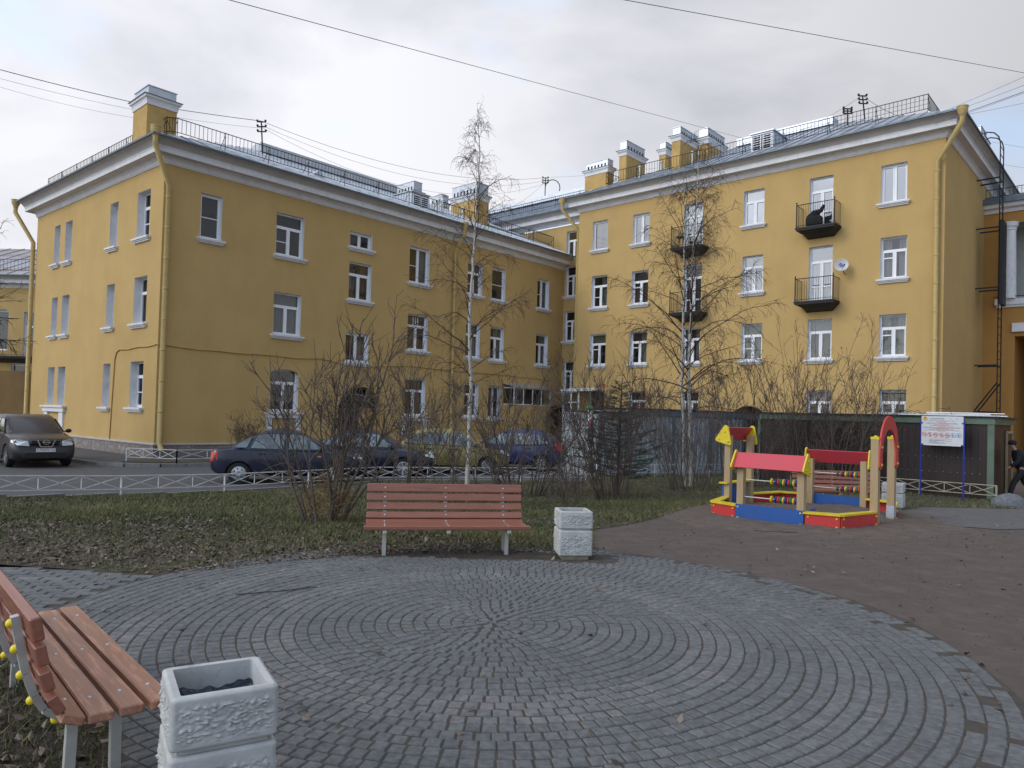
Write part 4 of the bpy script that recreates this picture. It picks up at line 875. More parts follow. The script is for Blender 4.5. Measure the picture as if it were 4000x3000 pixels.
# ladder bolted to the end wall
lad = thing('ladder', 'dark steel fire ladder with hooped top beside the end wall of the right block', 'ladder', FSw.P(6.7, .92, 2.4))
mb = MB(); S0, S1, LO_ = 6.25, 7.10, .92
for s in (S0, S1):
    mb.tube([FSw.P(s, LO_, 2.35), FSw.P(s, LO_, 14.9)] + [FSw.P(s, LO_ - .55 + .55 * math.cos(t), 14.9 + .62 * math.sin(t)) for t in (.5, 1, 1.57, 2.1, 2.7, 3.14)] + [FSw.P(s, LO_ - 1.12, 14.1)], .028, 6)
mb.build('rail', 'iron_black', lad, world=True)
z = 2.6
while z < 14.8: mb = MB(); mb.tube([FSw.P(S0, LO_, z), FSw.P(S1, LO_, z)], .016, 5); mb.build('rung', 'iron_black', lad, world=True); z += .38
for z in (4.6, 8.2, 11.0, 13.3):
    for s in (S0, S1): mb = MB(); mb.bar(FSw.P(s, .0, z), FSw.P(s, LO_, z), .05, .06); mb.build('bracket', 'iron_black', lad, world=True)
for s in (S0, S1): mb = MB(); mb.bar(FSw.P(s, .0, 2.45), FSw.P(s, LO_, 2.42), .05, .07); mb.bar(FSw.P(s, .05, 2.5), FSw.P(s, LO_, 3.8), .045, .06); mb.build('bracket', 'iron_black', lad, world=True)
mb = MB(); fbox(mb, FSw, S0 - .06, S1 + .06, LO_ + .03, LO_ + .16, 7.4, 11.3); mb.build('guard_plate', 'iron_black', lad, world=True)
# satellite dish
dp = FRw.P(14.75, 0, 8.62); dsh = thing('satellite_dish', 'small grey satellite dish with a blue and red emblem beside a balcony door', 'satellite dish', dp)
ax = (FRw.n * .86 + FRw.d * .35 + Vector((0, 0, .22))).normalized(); Mz = ax.to_track_quat('Z', 'Y').to_matrix()
mb = MB(); cc = dp + FRw.n * .45; n_ = 20; prof = [(0.001, -.055), (.10, -.048), (.18, -.026), (.25, .005), (.285, .028), (.29, .028), (.25, -.01), (.15, -.045), (.001, -.075)]
mb.lathe(prof, cc, 24, Mz); smooth_angle(mb.build('reflector', 'dish_grey', dsh, world=True), 40); 
mb = MB(); pl = lambda x, y, z: cc + Mz @ Vector((x, y, z))
mb.tube([pl(0, -.28, 0), pl(.1, -.12, .26)], .008, 5); mb.tube([pl(.1, -.12, .22), pl(.1, -.10, .30)], .03, 8); mb.tube([cc - ax * .06, dp + Vector((0, 0, -.2)) + FRw.n * .2, dp + Vector((0, 0, -.32))], .02, 6); mb.build('arm', 'iron_black', dsh, world=True)
def disc(mb, c, M, r, z, mi, sx_=1, sy=1, n=18, ro=0, a0=0, a1=6.2832):
    vs = [c + M @ Vector((0 + r * .0, 0, z))]; 
    for i in range(n + 1):
        t = a0 + (a1 - a0) * i / n; x = r * sx_ * math.cos(t); y = r * sy * math.sin(t); vs.append(c + M @ Vector((x * math.cos(ro) - y * math.sin(ro), x * math.sin(ro) + y * math.cos(ro), z)))
    mb.add(vs, [(0, i, i + 1) for i in range(1, n + 1)], mi)
mb = MB(); up_ = Vector((0, 0, 1)); xr = up_.cross(ax).normalized(); yr_ = ax.cross(xr); ML = Matrix((xr, yr_, ax)).transposed()
disc(mb, cc + ML @ Vector((-.02, .04, 0)), ML, .075, -.02, 0); mb.add([cc + ML @ Vector(p) for p in ((-.14, .07, -.012), (-.06, .05, -.016), (.0, .01, -.016), (.15, .0, -.006), (.02, -.045, -.016), (-.06, .0, -.016))], [(0, 1, 2, 3, 4, 5)], 1)
mb.add([cc + ML @ Vector(p) for p in ((-.12, -.075, -.012), (.12, -.085, -.012), (.12, -.072, -.012), (-.12, -.062, -.012))], [(0, 1, 2, 3)], 2)
mb.build('emblem', ['ink_blue', 'ink_red', 'ink_grey'], dsh, world=True)
# covered thing on the upper right balcony
mb = MB(); c0 = FRw.P(13.55, .45, 10.46)
mb.M = Matrix.Translation(c0) @ Matrix.Rotation(R_(-42.3), 4, 'Z'); mb.bbox((-.34, -.22, .02), (.34, .22, .52), .1); mb.tube([(-.3, 0, .45), (.0, 0, .62), (.3, 0, .72), (.42, 0, .95)], [.1, .16, .10, .07], 8)
tag(smooth_angle(mb.build('covered_grill', 'cloth_black'), 60), 'black covered bundle standing on the upper right balcony', 'cover')
mb = MB(); c0 = FRw.P(6.85, .45, 10.40)
mb.M = Matrix.Translation(c0); mb.lathe([(.22, .55), (.22, .58)], (0, 0, 0), 14)
for t in range(3): mb.tube([(.17 * math.cos(t * 2.1), .17 * math.sin(t * 2.1), 0), (.05 * math.cos(t * 2.1), .05 * math.sin(t * 2.1), .56)], .012, 5)
tag(mb.build('folding_table', 'iron_black'), 'small round black table on the upper left balcony', 'table')

# ================= portico building at the right edge =================
p0 = FSw.P(8.2, 0, 0); FPw = Fr((p0.x, p0.y), R_(-42.3))
PB = thing('portico_building', 'orange building with a white-columned loggia above an arched passage, cut by the right edge', 'building', (p0.x, p0.y, -.35))
mb = MB(); wall(mb, FPw, 0, 14, -.45, 12.2, [(1.3, 4.6, -.45, 6.1), (.72, 9.0, 7.9, 11.55)])
for k_ in range(14):      # soft corner of the passage arch
    pass
fquad(mb, FPw, [(1.3, 0, -.4), (1.3, 0, 6.1), (1.3, -5, 6.1), (1.3, -5, -.4)]); fquad(mb, FPw, [(4.6, 0, -.4), (4.6, -5, -.4), (4.6, -5, 6.1), (4.6, 0, 6.1)]); fquad(mb, FPw, [(1.3, 0, 6.1), (4.6, 0, 6.1), (4.6, -5, 6.1), (1.3, -5, 6.1)])
fquad(mb, FPw, [(1.3, -5, -.4), (4.6, -5, -.4), (4.6, -5, 6.1), (1.3, -5, 6.1)])
mb.build('wall', 'plaster_orange', PB, world=True)
mb = MB(); fquad(mb, FPw, [(.72, -1.6, 7.9), (9, -1.6, 7.9), (9, -1.6, 11.55), (.72, -1.6, 11.55)]); fquad(mb, FPw, [(.72, 0, 7.9), (.72, -1.6, 7.9), (.72, -1.6, 11.55), (.72, 0, 11.55)]); fquad(mb, FPw, [(.72, 0, 11.55), (9, 0, 11.55), (9, -1.6, 11.55), (.72, -1.6, 11.55)]); fquad(mb, FPw, [(.72, 0, 7.9), (9, 0, 7.9), (9, -1.6, 7.9), (.72, -1.6, 7.9)])
mb.build('loggia_wall', 'curtain_pale', PB, world=True)
mb = MB(); fbox(mb, FPw, .5, 14, -.02, .16, 7.62, 7.90); fbox(mb, FPw, .55, 14, -.02, .08, 7.50, 7.62); mb.build('balustrade_band', 'white_plaster', PB, world=True)
for s in (1.05, 3.4, 5.8):
    mb = MB(); r_ = .30; mb.lathe([(r_ * 1.05, 7.90), (r_, 8.3), (r_ * .97, 9.5), (r_ * .88, 11.15), (r_ * .98, 11.18), (r_ * .98, 11.24), (r_ * .90, 11.26), (r_ * 1.15, 11.36), (r_ * 1.2, 11.5), (r_ * 1.25, 11.55)], FPw.P(s, -.05 + .12, 0), 24)
    smooth_angle(mb.build('column', 'white_plaster', PB, world=True), 30)
mb = MB(); fbox(mb, FPw, 1.2, 3.2, .002, .12, 6.42, 6.72); fbox(mb, FPw, 1.2, 3.2, .002, .16, 6.30, 6.42); mb.build('relief_band', 'white_plaster', PB, world=True)
rb = MB(); rb.tube([FPw.P(.45, .2, 8.0), FPw.P(9, .2, 8.0)], .02, 5); rb.build('loggia_rail', 'iron_black', PB, world=True)
mb = MB(); sweep(mb, [(0, 12.1), (.06, 12.1), (.10, 12.25), (.3, 12.32), (.32, 12.5), (.36, 12.52)], [FPw.P(0, 0, 0), FPw.P(14, 0, 0)]); mb.build('cornice', 'white_plaster', PB, world=True)
mb = MB(); sweep(mb, [(.34, 12.5), (.46, 12.5), (.46, 12.75), (-1.0, 13.2)], [FPw.P(-.05, 0, 0), FPw.P(14, 0, 0)]); fbox(mb, FPw, 0, 14, -6, -1.0, 12.9, 13.2); mb.build('roof', 'roof_edge', PB, world=True)
railing(PB, [FPw.P(.1, .25, 12.7), FPw.P(14, .25, 12.7)], h=.45, step=.16)

# ================= far building and garden wall at the left edge =================
FX = Fr((-47, 49), R_(-2)); FB = thing('far_building', 'distant yellow building with rusty metal roof and a balcony, at the left edge', 'building', (-33, 48, -.35))
mb = MB(); wall(mb, FX, 0, 22, -.5, 9.3, [(12.2, 13.3, 5.0, 7.7), (14.35, 15.6, 4.55, 7.6), (13.6, 14.9, 2.4, 4.1), (10.0, 11.0, 5.6, 7.6)]); mb.build('wall', 'plaster_yellow', FB, world=True)
window(FB, FX, 12.2, 13.3, 5.0, 7.7, '1', None, None); window(FB, FX, 14.35, 15.6, 4.55, 7.6, 'TL', None, None); window(FB, FX, 13.6, 14.9, 2.4, 4.1, 'T', None, 'std'); window(FB, FX, 10.0, 11.0, 5.6, 7.6, 'T', None, 'std')
balcony(FB, FX, 13.6, 4.6, w=4.2)
cornice(FB, [FX.P(0, 0, 0), FX.P(22, 0, 0)], 9.2, 1.0)
seam_roof(FB, [[FX.P(0, .6, 10), FX.P(22, .6, 10), FX.P(22, -7, 13.3), FX.P(0, -7, 13.3)]], mt='roof_old', step=1.1)
railing(FB, [FX.P(4, -.4, 10.3), FX.P(21, -.4, 10.3)], h=.8, step=.25, post=2.2)
mb = MB(); mb.tube([FX.P(13.3, -5, 12.2), FX.P(13.9, -5, 15.4)], .04, 5); mb.tube([FX.P(13.9, -5, 15.4), FX.P(14.05, -5, 15.5)], .09, 6); mb.build('mast', 'iron_black', FB, world=True)
gw = MB(); a = FFw.P(.3, -.6, 0)
gw.prism([(a.x - 30, a.y + 2.5, -.4), (a.x, a.y, -.4), (a.x + .2, a.y + .3, -.4), (a.x - 30, a.y + 2.9, -.4)], (0, 0, 3.55))
g = gw.build('garden_wall', 'garden_wall_brown'); tag(g, 'tall plain brownish wall behind the dark parked crossover, left edge', 'wall')
# ================= benches =================
def bench(label):
    t = thing('park_bench', label, 'bench', group='red slatted park benches'); Lh = .93
    # slat centre (y,z), tilt (deg), width, thickness ; front is -y
    S = [(-.20, .345, 0, .098, .042, 'seat_slat'), (-.082, .342, 0, .098, .042, 'seat_slat'), (.036, .340, 0, .098, .042, 'seat_slat'), (.140, .355, 22, .090, .042, 'seat_slat'),
         (.200, .428, 62, .080, .042, 'back_slat'), (.235, .530, 74, .084, .042, 'back_slat'), (.258, .637, 78, .084, .042, 'back_slat'), (.278, .745, 79, .098, .042, 'back_slat')]
    for i, (y, z, a, w, th, nm) in enumerate(S):
        mb = MB(); M = Matrix.Translation((0, y, z)) @ Matrix.Rotation(R_(a), 4, 'X'); mb.M = M; ext = .02 if i == 0 else 0
        mb.bbox((-Lh - ext, -w / 2, -th / 2), (Lh + ext, w / 2, th / 2), .006); o = mb.build(nm, 'slat_worn' if nm == 'seat_slat' else 'slat_red', t)
        sb = MB(); sb.M = M
        for x in (-.72, 0, .70): sb = MB(); sb.M = M; sb.ball((x, 0, th / 2), .010, 8, sc=(1, 1, .5)); sb.build('screw', 'galvanised', o)
        cb = MB(); cb.M = M
        for x in (-.72, 0, .70): cb = MB(); cb.M = M; cb.lathe([(.018, 0), (.019, -.012), (.013, -.022), (.004, -.026)], (x, 0, -th / 2 - .034), 10); smooth_angle(cb.build('bolt_cap', 'cap_yellow', o), 50)
    for x in (-.72, 0, .70):
        P = [(-.245, .318), (.06, .314), (.145, .322), (.198, .362), (.232, .425), (.265, .523), (.287, .628), (.312, .765)]; mb = MB()
        for (a, b), (c, d) in zip(P[:-1], P[1:]): mb.bar((x, a, b), (x, c, d), .045, .008, upv=(1, 0, 0)) if 0 else mb.prism([(x - .022, a, b), (x + .022, a, b), (x + .022, c, d), (x - .022, c, d)], Vector((0, d - b, -(c - a))).normalized() * .030)
        mb.build('frame_strip', 'steel_pale', t)
    for x in (-.72, .70):
        for y, s in ((-.07, -.005), (.10, .01)):
            mb = MB(); mb.bar((x, y, .312), (x, y + s, -.05), .042); mb.build('leg', 'steel_pale', t)
    mb = MB(); mb.box((-.72, -.03, .285), (.70, .01, .312)); mb.build('crossbar', 'steel_pale', t)
    return t
b1 = bench('red slatted bench with peeling seat, foreground left beside the open concrete bin'); b1.location = (-2.27, 3.79, 0); b1.rotation_euler.z = R_(132)
dup(b1, (-.72, 8.58, 0), R_(10.5), 'red slatted bench standing alone in the middle, before the bushes')
dup(b1, (7.62, 17.05, gz(7.6, 17.0)), R_(-3), 'red slatted bench half hidden behind the sandbox posts')

for b_o in [o for o in bpy.data.objects if o.get('category') == 'bench' and o is not b1]:
    for ch in b_o.children:
        if ch.name.startswith('seat_slat'): ch.material_slots[0].link = 'OBJECT'; ch.material_slots[0].material = MATS['slat_red']

# ================= concrete bins =================
def bin_(label):
    t = thing('litter_bin', label, 'litter bin', group='textured concrete litter bins'); h = .195
    def block(zr, mask, nz, top=False, amp=.013):
        per = 4; side = 70; ring = []
        rc = .022
        for q in range(4):
            for i in range(side):
                u = -1 + 2 * (i + .5) / side; ring.append((q, u))
        mb = MB(); vs = []; 
        for j in range(nz + 1):
            z, ins = zr(j / nz)
            for q, u in ring:
                x = u * h; y = -h; 
                cd = max(0, abs(x) - (h - rc)); y = -h + (rc - math.sqrt(max(0, rc * rc - cd * cd)))
                m_ = min(1, max(0, (h - abs(x) - .012) / .025)) * mask(z); X, Y = x, y
                n1_ = noise.noise(Vector((x * 36 + q * 13, z * 70, q * 7.7))) ; n2_ = noise.noise(Vector((x * 110 + 5, z * 150, q * 3.1 + 9)))
                d_ = (abs(n1_) * 1.6 + .45 * n2_ - .25) * amp * m_
                s_ = (h - ins) / h; X *= s_; Y = Y * s_ - d_
                a = q * math.pi / 2; vs.append((X * math.cos(a) - Y * math.sin(a), X * math.sin(a) + Y * math.cos(a), z))
        n = len(ring); fs = [(j * n + i, j * n + (i + 1) % n, (j + 1) * n + (i + 1) % n, (j + 1) * n + i) for j in range(nz) for i in range(n)]
        mb.add(vs, fs); mb.add([vs[i] for i in range(n)], [tuple(range(n))[::-1]]) if not top else None
        if not top: mb.add([vs[nz * n + i] for i in range(n)], [tuple(range(n))])
        return mb, n, vs
    def edge(z0, z1, b=.014):
        def f(t_): 
            z = z0 + (z1 - z0) * t_; return z, (b - math.sqrt(max(0, b * b - max(0, b - (z - z0)) ** 2)) if z - z0 < b else (b - math.sqrt(max(0, b * b - max(0, b - (z1 - z)) ** 2)) if z1 - z < b else 0))
        return f
    mk = lambda a, b: (lambda z: min(1, max(0, (z - a) / .02)) * min(1, max(0, (b - z) / .02)))
    mb, n, vs = block(edge(.055, .345), mk(.075, .30), 46); smooth_angle(mb.build('lower_block', 'concrete_white', t), 60)
    mb, n, vs = block(edge(.365, .565), mk(.385, .535), 36, top=True)
    # rim and cavity
    top = [Vector(v) for v in vs[-n:]]; hi_ = h - .038
    rim = []; 
    for v in top:
        k = hi_ / max(abs(v.x), abs(v.y)); k = min(k, 1); rim.append(Vector((v.x * k * .999, v.y * k * .999, .563)))
    base = [Vector((v.x * .97, v.y * .97, .18)) for v in rim]; b0 = len(mb.v)
    mb.add(top + rim + base, [(i, (i + 1) % n, n + (i + 1) % n, n + i) for i in range(n)] + [(n + i, n + (i + 1) % n, 2 * n + (i + 1) % n, 2 * n + i) for i in range(n)] + [tuple(range(2 * n, 3 * n))])
    mb.add([vs[i] for i in range(n)], [tuple(range(n))[::-1]])
    smooth_angle(mb.build('upper_block', 'concrete_white', t), 60)
    mb = MB(); mb.box((-h + .03, -h + .03, .34), (h - .03, h - .03, .37)); mb.build('groove', 'concrete_white', t)
    mb = MB(); q = h - .03; p = h - .055; mb.add([(-p, -p, -.03), (p, -p, -.03), (p, p, -.03), (-p, p, -.03), (-q, -q, .06), (q, -q, .06), (q, q, .06), (-q, q, .06)], [(0, 1, 5, 4), (1, 2, 6, 5), (2, 3, 7, 6), (3, 0, 4, 7), (4, 5, 6, 7)]); mb.build('foot', 'concrete_base', t)
    mb = MB(); k = 22; vs = []
    for j in range(k + 1):
        for i in range(k + 1):
            x = -.156 + .312 * i / k; y = -.156 + .312 * j / k; e_ = max(abs(x), abs(y)) / .156; vs.append((x, y, .445 + .03 * e_ ** 3 + .028 * noise.noise(Vector((x * 12, y * 12, 4))) + .012 * noise.noise(Vector((x * 30, y * 30, 1)))))
    mb.add(vs, [(j * (k + 1) + i, j * (k + 1) + i + 1, (j + 1) * (k + 1) + i + 1, (j + 1) * (k + 1) + i) for j in range(k) for i in range(k)]); smooth_angle(mb.build('bin_liner', 'bin_bag', t), 180)
    return t
n1b = bin_('whitish concrete bin in the foreground, open top showing a dark liner'); n1b.location = (-1.15, 2.97, 0); n1b.rotation_euler.z = R_(30)
dup(n1b, (.76, 8.60, 0), R_(6), 'whitish concrete bin standing to the right of the middle bench')
b3 = dup(n1b, (8.56, 16.3, gz(8.5, 16.3)), R_(-34), 'whitish concrete bin behind the red arch of the sandbox'); b3.scale = (1.1, 1.1, 1.05)

# ================= low cross-braced fences =================
def fence_run(pts, label, mt='fence_white', seclen=2.3, npan=3, h=.43, lo=.15, zf=None):
    a0 = Vector((pts[0][0], pts[0][1], 0)); t = thing('low_fence', label, 'fence', (a0.x, a0.y, (zf or gz)(a0.x, a0.y)), group='low cross-braced metal fences')
    for (ax, ay), (bx, by) in zip(pts[:-1], pts[1:]):
        a = Vector((ax, ay, 0)); b = Vector((bx, by, 0)); k = max(1, round((b - a).length / seclen))
        for i in range(k):
            p = a + (b - a) * (i / k); q = a + (b - a) * ((i + 1) / k); Z = lambda v, zz: Vector((v.x, v.y, (zf or gz)(v.x, v.y) + zz))
            mb = MB(); mb.bar(Z(p, h), Z(q, h), .038, .02); mb.bar(Z(p, lo), Z(q, lo), .022, .018)
            for j in range(npan):
                u0 = p + (q - p) * (j / npan); u1 = p + (q - p) * ((j + 1) / npan)
                if j: mb.bar(Z(u0, lo), Z(u0, h), .018, .016)
                mb.bar(Z(u0, lo + .01), Z(u1, h - .01), .014, .016); off = Vector(((q - p).y, -(q - p).x, 0)).normalized() * .012; mb.bar(Z(u0, h - .01) + off, Z(u1, lo + .01) + off, .012, .016)
            mb.build('panel', mt, t, world=True)
            mb = MB(); mb.bar(Z(p, -.1), Z(p, h + .01), .034); mb.build('post', mt, t, world=True)
        mb = MB(); mb.bar(Z(q, -.1), Z(q, h + .01), .034); mb.build('post', mt, t, world=True)
    return t
fence_run([fl(-12.2 - .0), fl(3.9), (2.35, 22.6)], 'long low white fence between the lawn and the road')
fence_run([(-13.05, 24.85), (-11.2, 24.55), (-9.0, 26.6)], 'short low white fence by the downpipe corner of the left block', h=.45, zf=lambda x, y: -.29, seclen=2.2)
fence_run([(2.9, 24.5), (9.3, 27.3)], 'low white fence along the grey corrugated sheds', zf=lambda x, y: -.34)
fence_run([(13.55, 20.35), (9.3, 24.2)], 'low rusty fence before the dark brown shed', mt='fence_rusty', zf=lambda x, y: gz(x, y), seclen=1.95, npan=3)

# ================= sheds =================
def corrug(mb, a, b, z0, z1, n, pitch=.20, dep=.025, mi=0):
    """corrugated sheet from plan point a to b, bulging along n"""
    a = Vector(a); b = Vector(b); L_ = (b - a).length; d = (b - a).normalized(); x = 0; P = []
    while x < L_:
        for q, o in ((0, 0), (.35, 0), (.45, 1), (.9, 1), (1.0, 0)):
            if x + q * pitch <= L_: P.append((x + q * pitch, o * dep))
        x += pitch
    P.append((L_, 0))
    for (p, o), (q, r) in zip(P[:-1], P[1:]):
        if q - p < 1e-5: continue
        u = a + d * p + n * o; v = a + d * q + n * r; mb.add([(u.x, u.y, z0), (v.x, v.y, z0), (v.x, v.y, z1), (u.x, u.y, z1)], [(0, 1, 2, 3)], mi)
C0 = Vector((13.61, 20.62, 0)); dl = Vector((-.74, .673, 0)); dr_ = Vector((.673, .74, 0)); LS = 6.75
sh = thing('storage_shed', 'dark brown corrugated shed with green trim behind the notice board', 'shed', (C0.x, C0.y, -.35), group='corrugated metal sheds')
mb = MB(); a, b = C0, C0 + dl * LS; corrug(mb, (a.x, a.y, 0), (b.x, b.y, 0), -.4, 1.80, dl.cross(Vector((0, 0, 1))) * -1 if 0 else Vector((-.673, -.74, 0)), .18, .005)
corrug(mb, (a.x, a.y, 0), (a + dr_ * 3).to_tuple(), -.4, 1.80, Vector((.74, -.673, 0)), .18, .005); c_, d_ = b + dr_ * 3, a + dr_ * 3
mb.add([(b.x, b.y, -.4), (c_.x, c_.y, -.4), (c_.x, c_.y, 1.8), (b.x, b.y, 1.8)], [(0, 1, 2, 3)]); mb.add([(c_.x, c_.y, -.4), (d_.x, d_.y, -.4), (d_.x, d_.y, 1.8), (c_.x, c_.y, 1.8)], [(0, 1, 2, 3)])
mb.build('wall', 'sheet_brown', sh, world=True)
mb = MB(); out_ = Vector((-.673, -.74, 0)); o2 = Vector((.74, -.673, 0))
def pb_(mb, base, du, lu, dn, ln, z0, z1): mb.prism([base + Vector((0, 0, z0)), base + du * lu + Vector((0, 0, z0)), base + du * lu + dn * ln + Vector((0, 0, z0)), base + dn * ln + Vector((0, 0, z0))], (0, 0, z1 - z0))
pb_(mb, C0 + o2 * .06, dl, LS + .1, out_, .06, 1.78, 1.97); pb_(mb, C0 + o2 * .03 + out_ * -.0, dr_, 3.05, o2, .05, 1.78, 1.97); pb_(mb, C0 + o2 * .035 + out_ * .035, dl, .16, dr_, .08, -.4, 1.78); pb_(mb, C0 + dl * LS, dl, .1, out_, .05, -.4, 1.78)
mb.build('trim', 'green_trim', sh, world=True)
mb = MB(); pb_(mb, C0 + o2 * .15 + out_ * .12, dl, LS + .3, dr_, 3.3, 1.97, 2.01); mb.build('roof', 'iron_black', sh, world=True)
mb = MB(); q = C0 + dr_ * 1.95 + o2 * .02; pb_(mb, q, dr_, .07, o2, .05, -.35, 1.6); pb_(mb, q + dr_ * .95, dr_, .07, o2, .05, -.35, 1.6); pb_(mb, q + dr_ * .07, dr_, .88, o2, .05, 1.53, 1.6); mb.build('door_frame', 'wood_tan', sh, world=True)
mb = MB(); pb_(mb, q + dr_ * .08, dr_, .86, o2, .03, -.33, 1.52); dd = mb.build('door', 'door_brown', sh, world=True)
mb = MB(); p = q + dr_ * .8 + o2 * .06; mb.box((p.x - .02, p.y - .02, .55), (p.x + .02, p.y + .02, .68)); mb.build('padlock', 'galvanised', dd)
mb = MB()
for z in (.36, .80):
    for i in range(36): p = C0 + dl * (.12 + i * .183) + out_ * .024; mb.ball((p.x, p.y, z), .012, 6)
mb.build('rivet', 'galvanised', sh, world=True)
for i, (s, l, w, z, ng) in enumerate(((-.3, 3.6, .25, 2.02, -2), (.15, 3.1, .18, 2.06, 1.5), (-.15, 2.0, .22, 2.10, -1))):
    mb = MB(); mb.bar(C0 + dl * s + dr_ * (.3 + .3 * i) + Vector((0, 0, z)), C0 + dl * (s + l) + dr_ * (.3 + .3 * i + ng * .08) + Vector((0, 0, z + .01)), w, .025)
    tag(mb.build('roof_plank', 'white_frame'), ['lowest pale plank lying on the dark shed roof', 'middle pale plank lying on the dark shed roof', 'uppermost short pale plank lying on the dark shed roof'][i], 'plank', 'pale planks on the dark shed roof')
mb = MB(); rr2 = random.Random(9); base = C0 + dl * 1.6 + dr_ * .5
for k in range(7):
    P = [base + dl * (rr2.uniform(-.6, .6)) + Vector((0, 0, 2.02 + rr2.uniform(0, .05)))]
    for i in range(9): P.append(P[-1] + dl * rr2.uniform(.0, .16) + dr_ * rr2.uniform(-.05, .05) + Vector((0, 0, rr2.uniform(-.07, .10))))
    mb.tube(P, .007, 4)
tag(mb.build('tangled_wire', 'iron_black'), 'tangle of dark wire on the shed roof above the notice board', 'wire')
# grey sheds
G0 = Vector((2.4, 24.78, 0)); G1 = Vector((9.9, 28.15, 0)); gd = (G1 - G0).normalized(); gn = Vector((gd.y, -gd.x, 0)); gl = (G1 - G0).length
def shed(a, b, dep, zt, mt, label, trim='roof_edge', split=None):
    t = thing('storage_shed', label, 'shed', (a.x, a.y, -.35), group='corrugated metal sheds'); d = (b - a).normalized(); n = Vector((d.y, -d.x, 0)); bk = -n * dep
    mb = MB(); corrug(mb, (a.x, a.y, 0), (b.x, b.y, 0), -.4, zt, n, .20, .022)
    for p, q in ((a, a + bk), (b, b + bk), (a + bk, b + bk)): mb.add([(p.x, p.y, -.4), (q.x, q.y, -.4), (q.x, q.y, zt), (p.x, p.y, zt)], [(0, 1, 2, 3)])
    mb.build('wall', mt, t, world=True)
    mb = MB(); pb_(mb, a + n * .03, d, (b - a).length, n, .06, zt - .14, zt + .06)
    if split:
        for s in split: pb_(mb, a + d * s + n * .025, d, .09, n, .05, -.4, zt - .14)
    mb.build('trim', trim, t, world=True)
    mb = MB(); pb_(mb, a + n * .14 - d * .05, d, (b - a).length + .1, -n, dep + .2, zt + .06, zt + .10); mb.build('roof', 'iron_black', t, world=True)
    return t
shed(G0 + gd * .62, G0 + gd * 1.75, 2.4, 1.78, 'sheet_grey', 'pale shed at the left end of the grey row, behind the small spruce', split=(.0,))
s2_ = shed(G0 + gd * 1.80, G0 + gd * 7.0, 2.4, 1.93, 'sheet_grey', 'long grey corrugated shed behind the double birch', split=(0, 1.9, 3.6, 5.1))
shed(G0 + gd * 7.04, G1, 2.4, 1.90, 'sheet_brown', 'narrow dark shed at the right end of the grey row', split=(0,))

# ================= notice board =================
SA = Vector((12.03, 21.42, 0)); SBp = Vector((12.81, 20.64, 0))
nb = thing('notice_board', 'white notice board with red prohibition circles on two blue posts', 'notice board', (SA.x, SA.y, gz(SA.x, SA.y)))
sdn = (SBp - SA).normalized(); snn = Vector((sdn.y, -sdn.x, 0)); 
if snn.y > 0: snn = -snn
for p in (SA, SBp): mb = MB(); mb.tube([(p.x, p.y, -.5), (p.x, p.y, 1.88)], .022, 10); mb.build('post', 'sign_blue', nb, world=True)
Wb = (SBp - SA).length - .03; Hb = .85; BO = SA + sdn * .015 + snn * .03; Z0 = 1.13
def SP(x, y, o=0): return BO + sdn * (x * Wb) + snn * o + Vector((0, 0, Z0 + y * Hb))
mb = MB(); nt_ = .05; C_ = [(0, .05), (nt_, .05), (nt_, 0), (1 - nt_, 0), (1 - nt_, .05), (1, .05), (1, .74), (.96, .74), (.96, .79), (1, .79), (1, 1), (0, 1), (0, .79), (.04, .79), (.04, .74), (0, .74)]
mb.prism([SP(x, y) for x, y in C_], snn * -.008); mb.build('panel', 'sign_white', nb, world=True)
mb = MB()
for x in (-.012, .985):
    for y in (.0, .745): mb.prism([SP(x, y, -.004), SP(x + .045, y, -.004), SP(x + .045, y + .045, -.004), SP(x, y + .045, -.004)], snn * .006)
mb.build('clip', 'sign_blue', nb, world=True)
mb = MB(); rs = random.Random(4)
def words(x0, x1, y, h, mi):
    x = x0
    while x < x1:
        w = min(rs.uniform(.012, .06), x1 - x); q = rs.uniform(-.002, .002)
        mb.add([SP(x, y + q, .002), SP(x + w, y + q, .002), SP(x + w, y + h + q, .002), SP(x, y + h + q, .002)], [(0, 1, 2, 3)], mi); x += w + .007
for x0, x1, y, h, mi in ((.24, .55, .915, .012, 0), (.20, .56, .893, .012, 0), (.68, .75, .905, .010, 0), (.83, .87, .905, .010, 0), (.18, .80, .835, .014, 0), (.37, .60, .79, .02, 1), (.13, .84, .762, .010, 0), (.10, .88, .735, .010, 0), (.30, .67, .70, .014, 1), (.20, .78, .67, .014, 1), (.40, .58, .642, .012, 1),
                         (.02, .97, .615, .010, 0), (.05, .93, .592, .010, 0), (.30, .65, .568, .010, 0), (.18, .78, .545, .010, 0), (.07, .92, .515, .013, 1), (.40, .58, .488, .012, 1), (.17, .24, .27, .006, 0), (.30, .38, .27, .006, 0), (.56, .68, .265, .010, 0), (.22, .74, .225, .010, 1), (.19, .56, .185, .009, 3), (.19, .73, .16, .009, 3), (.19, .40, .135, .009, 3), (.19, .55, .10, .009, 3), (.19, .60, .075, .009, 3), (.70, .88, .075, .006, 1)): words(x0, x1, y, h, mi)
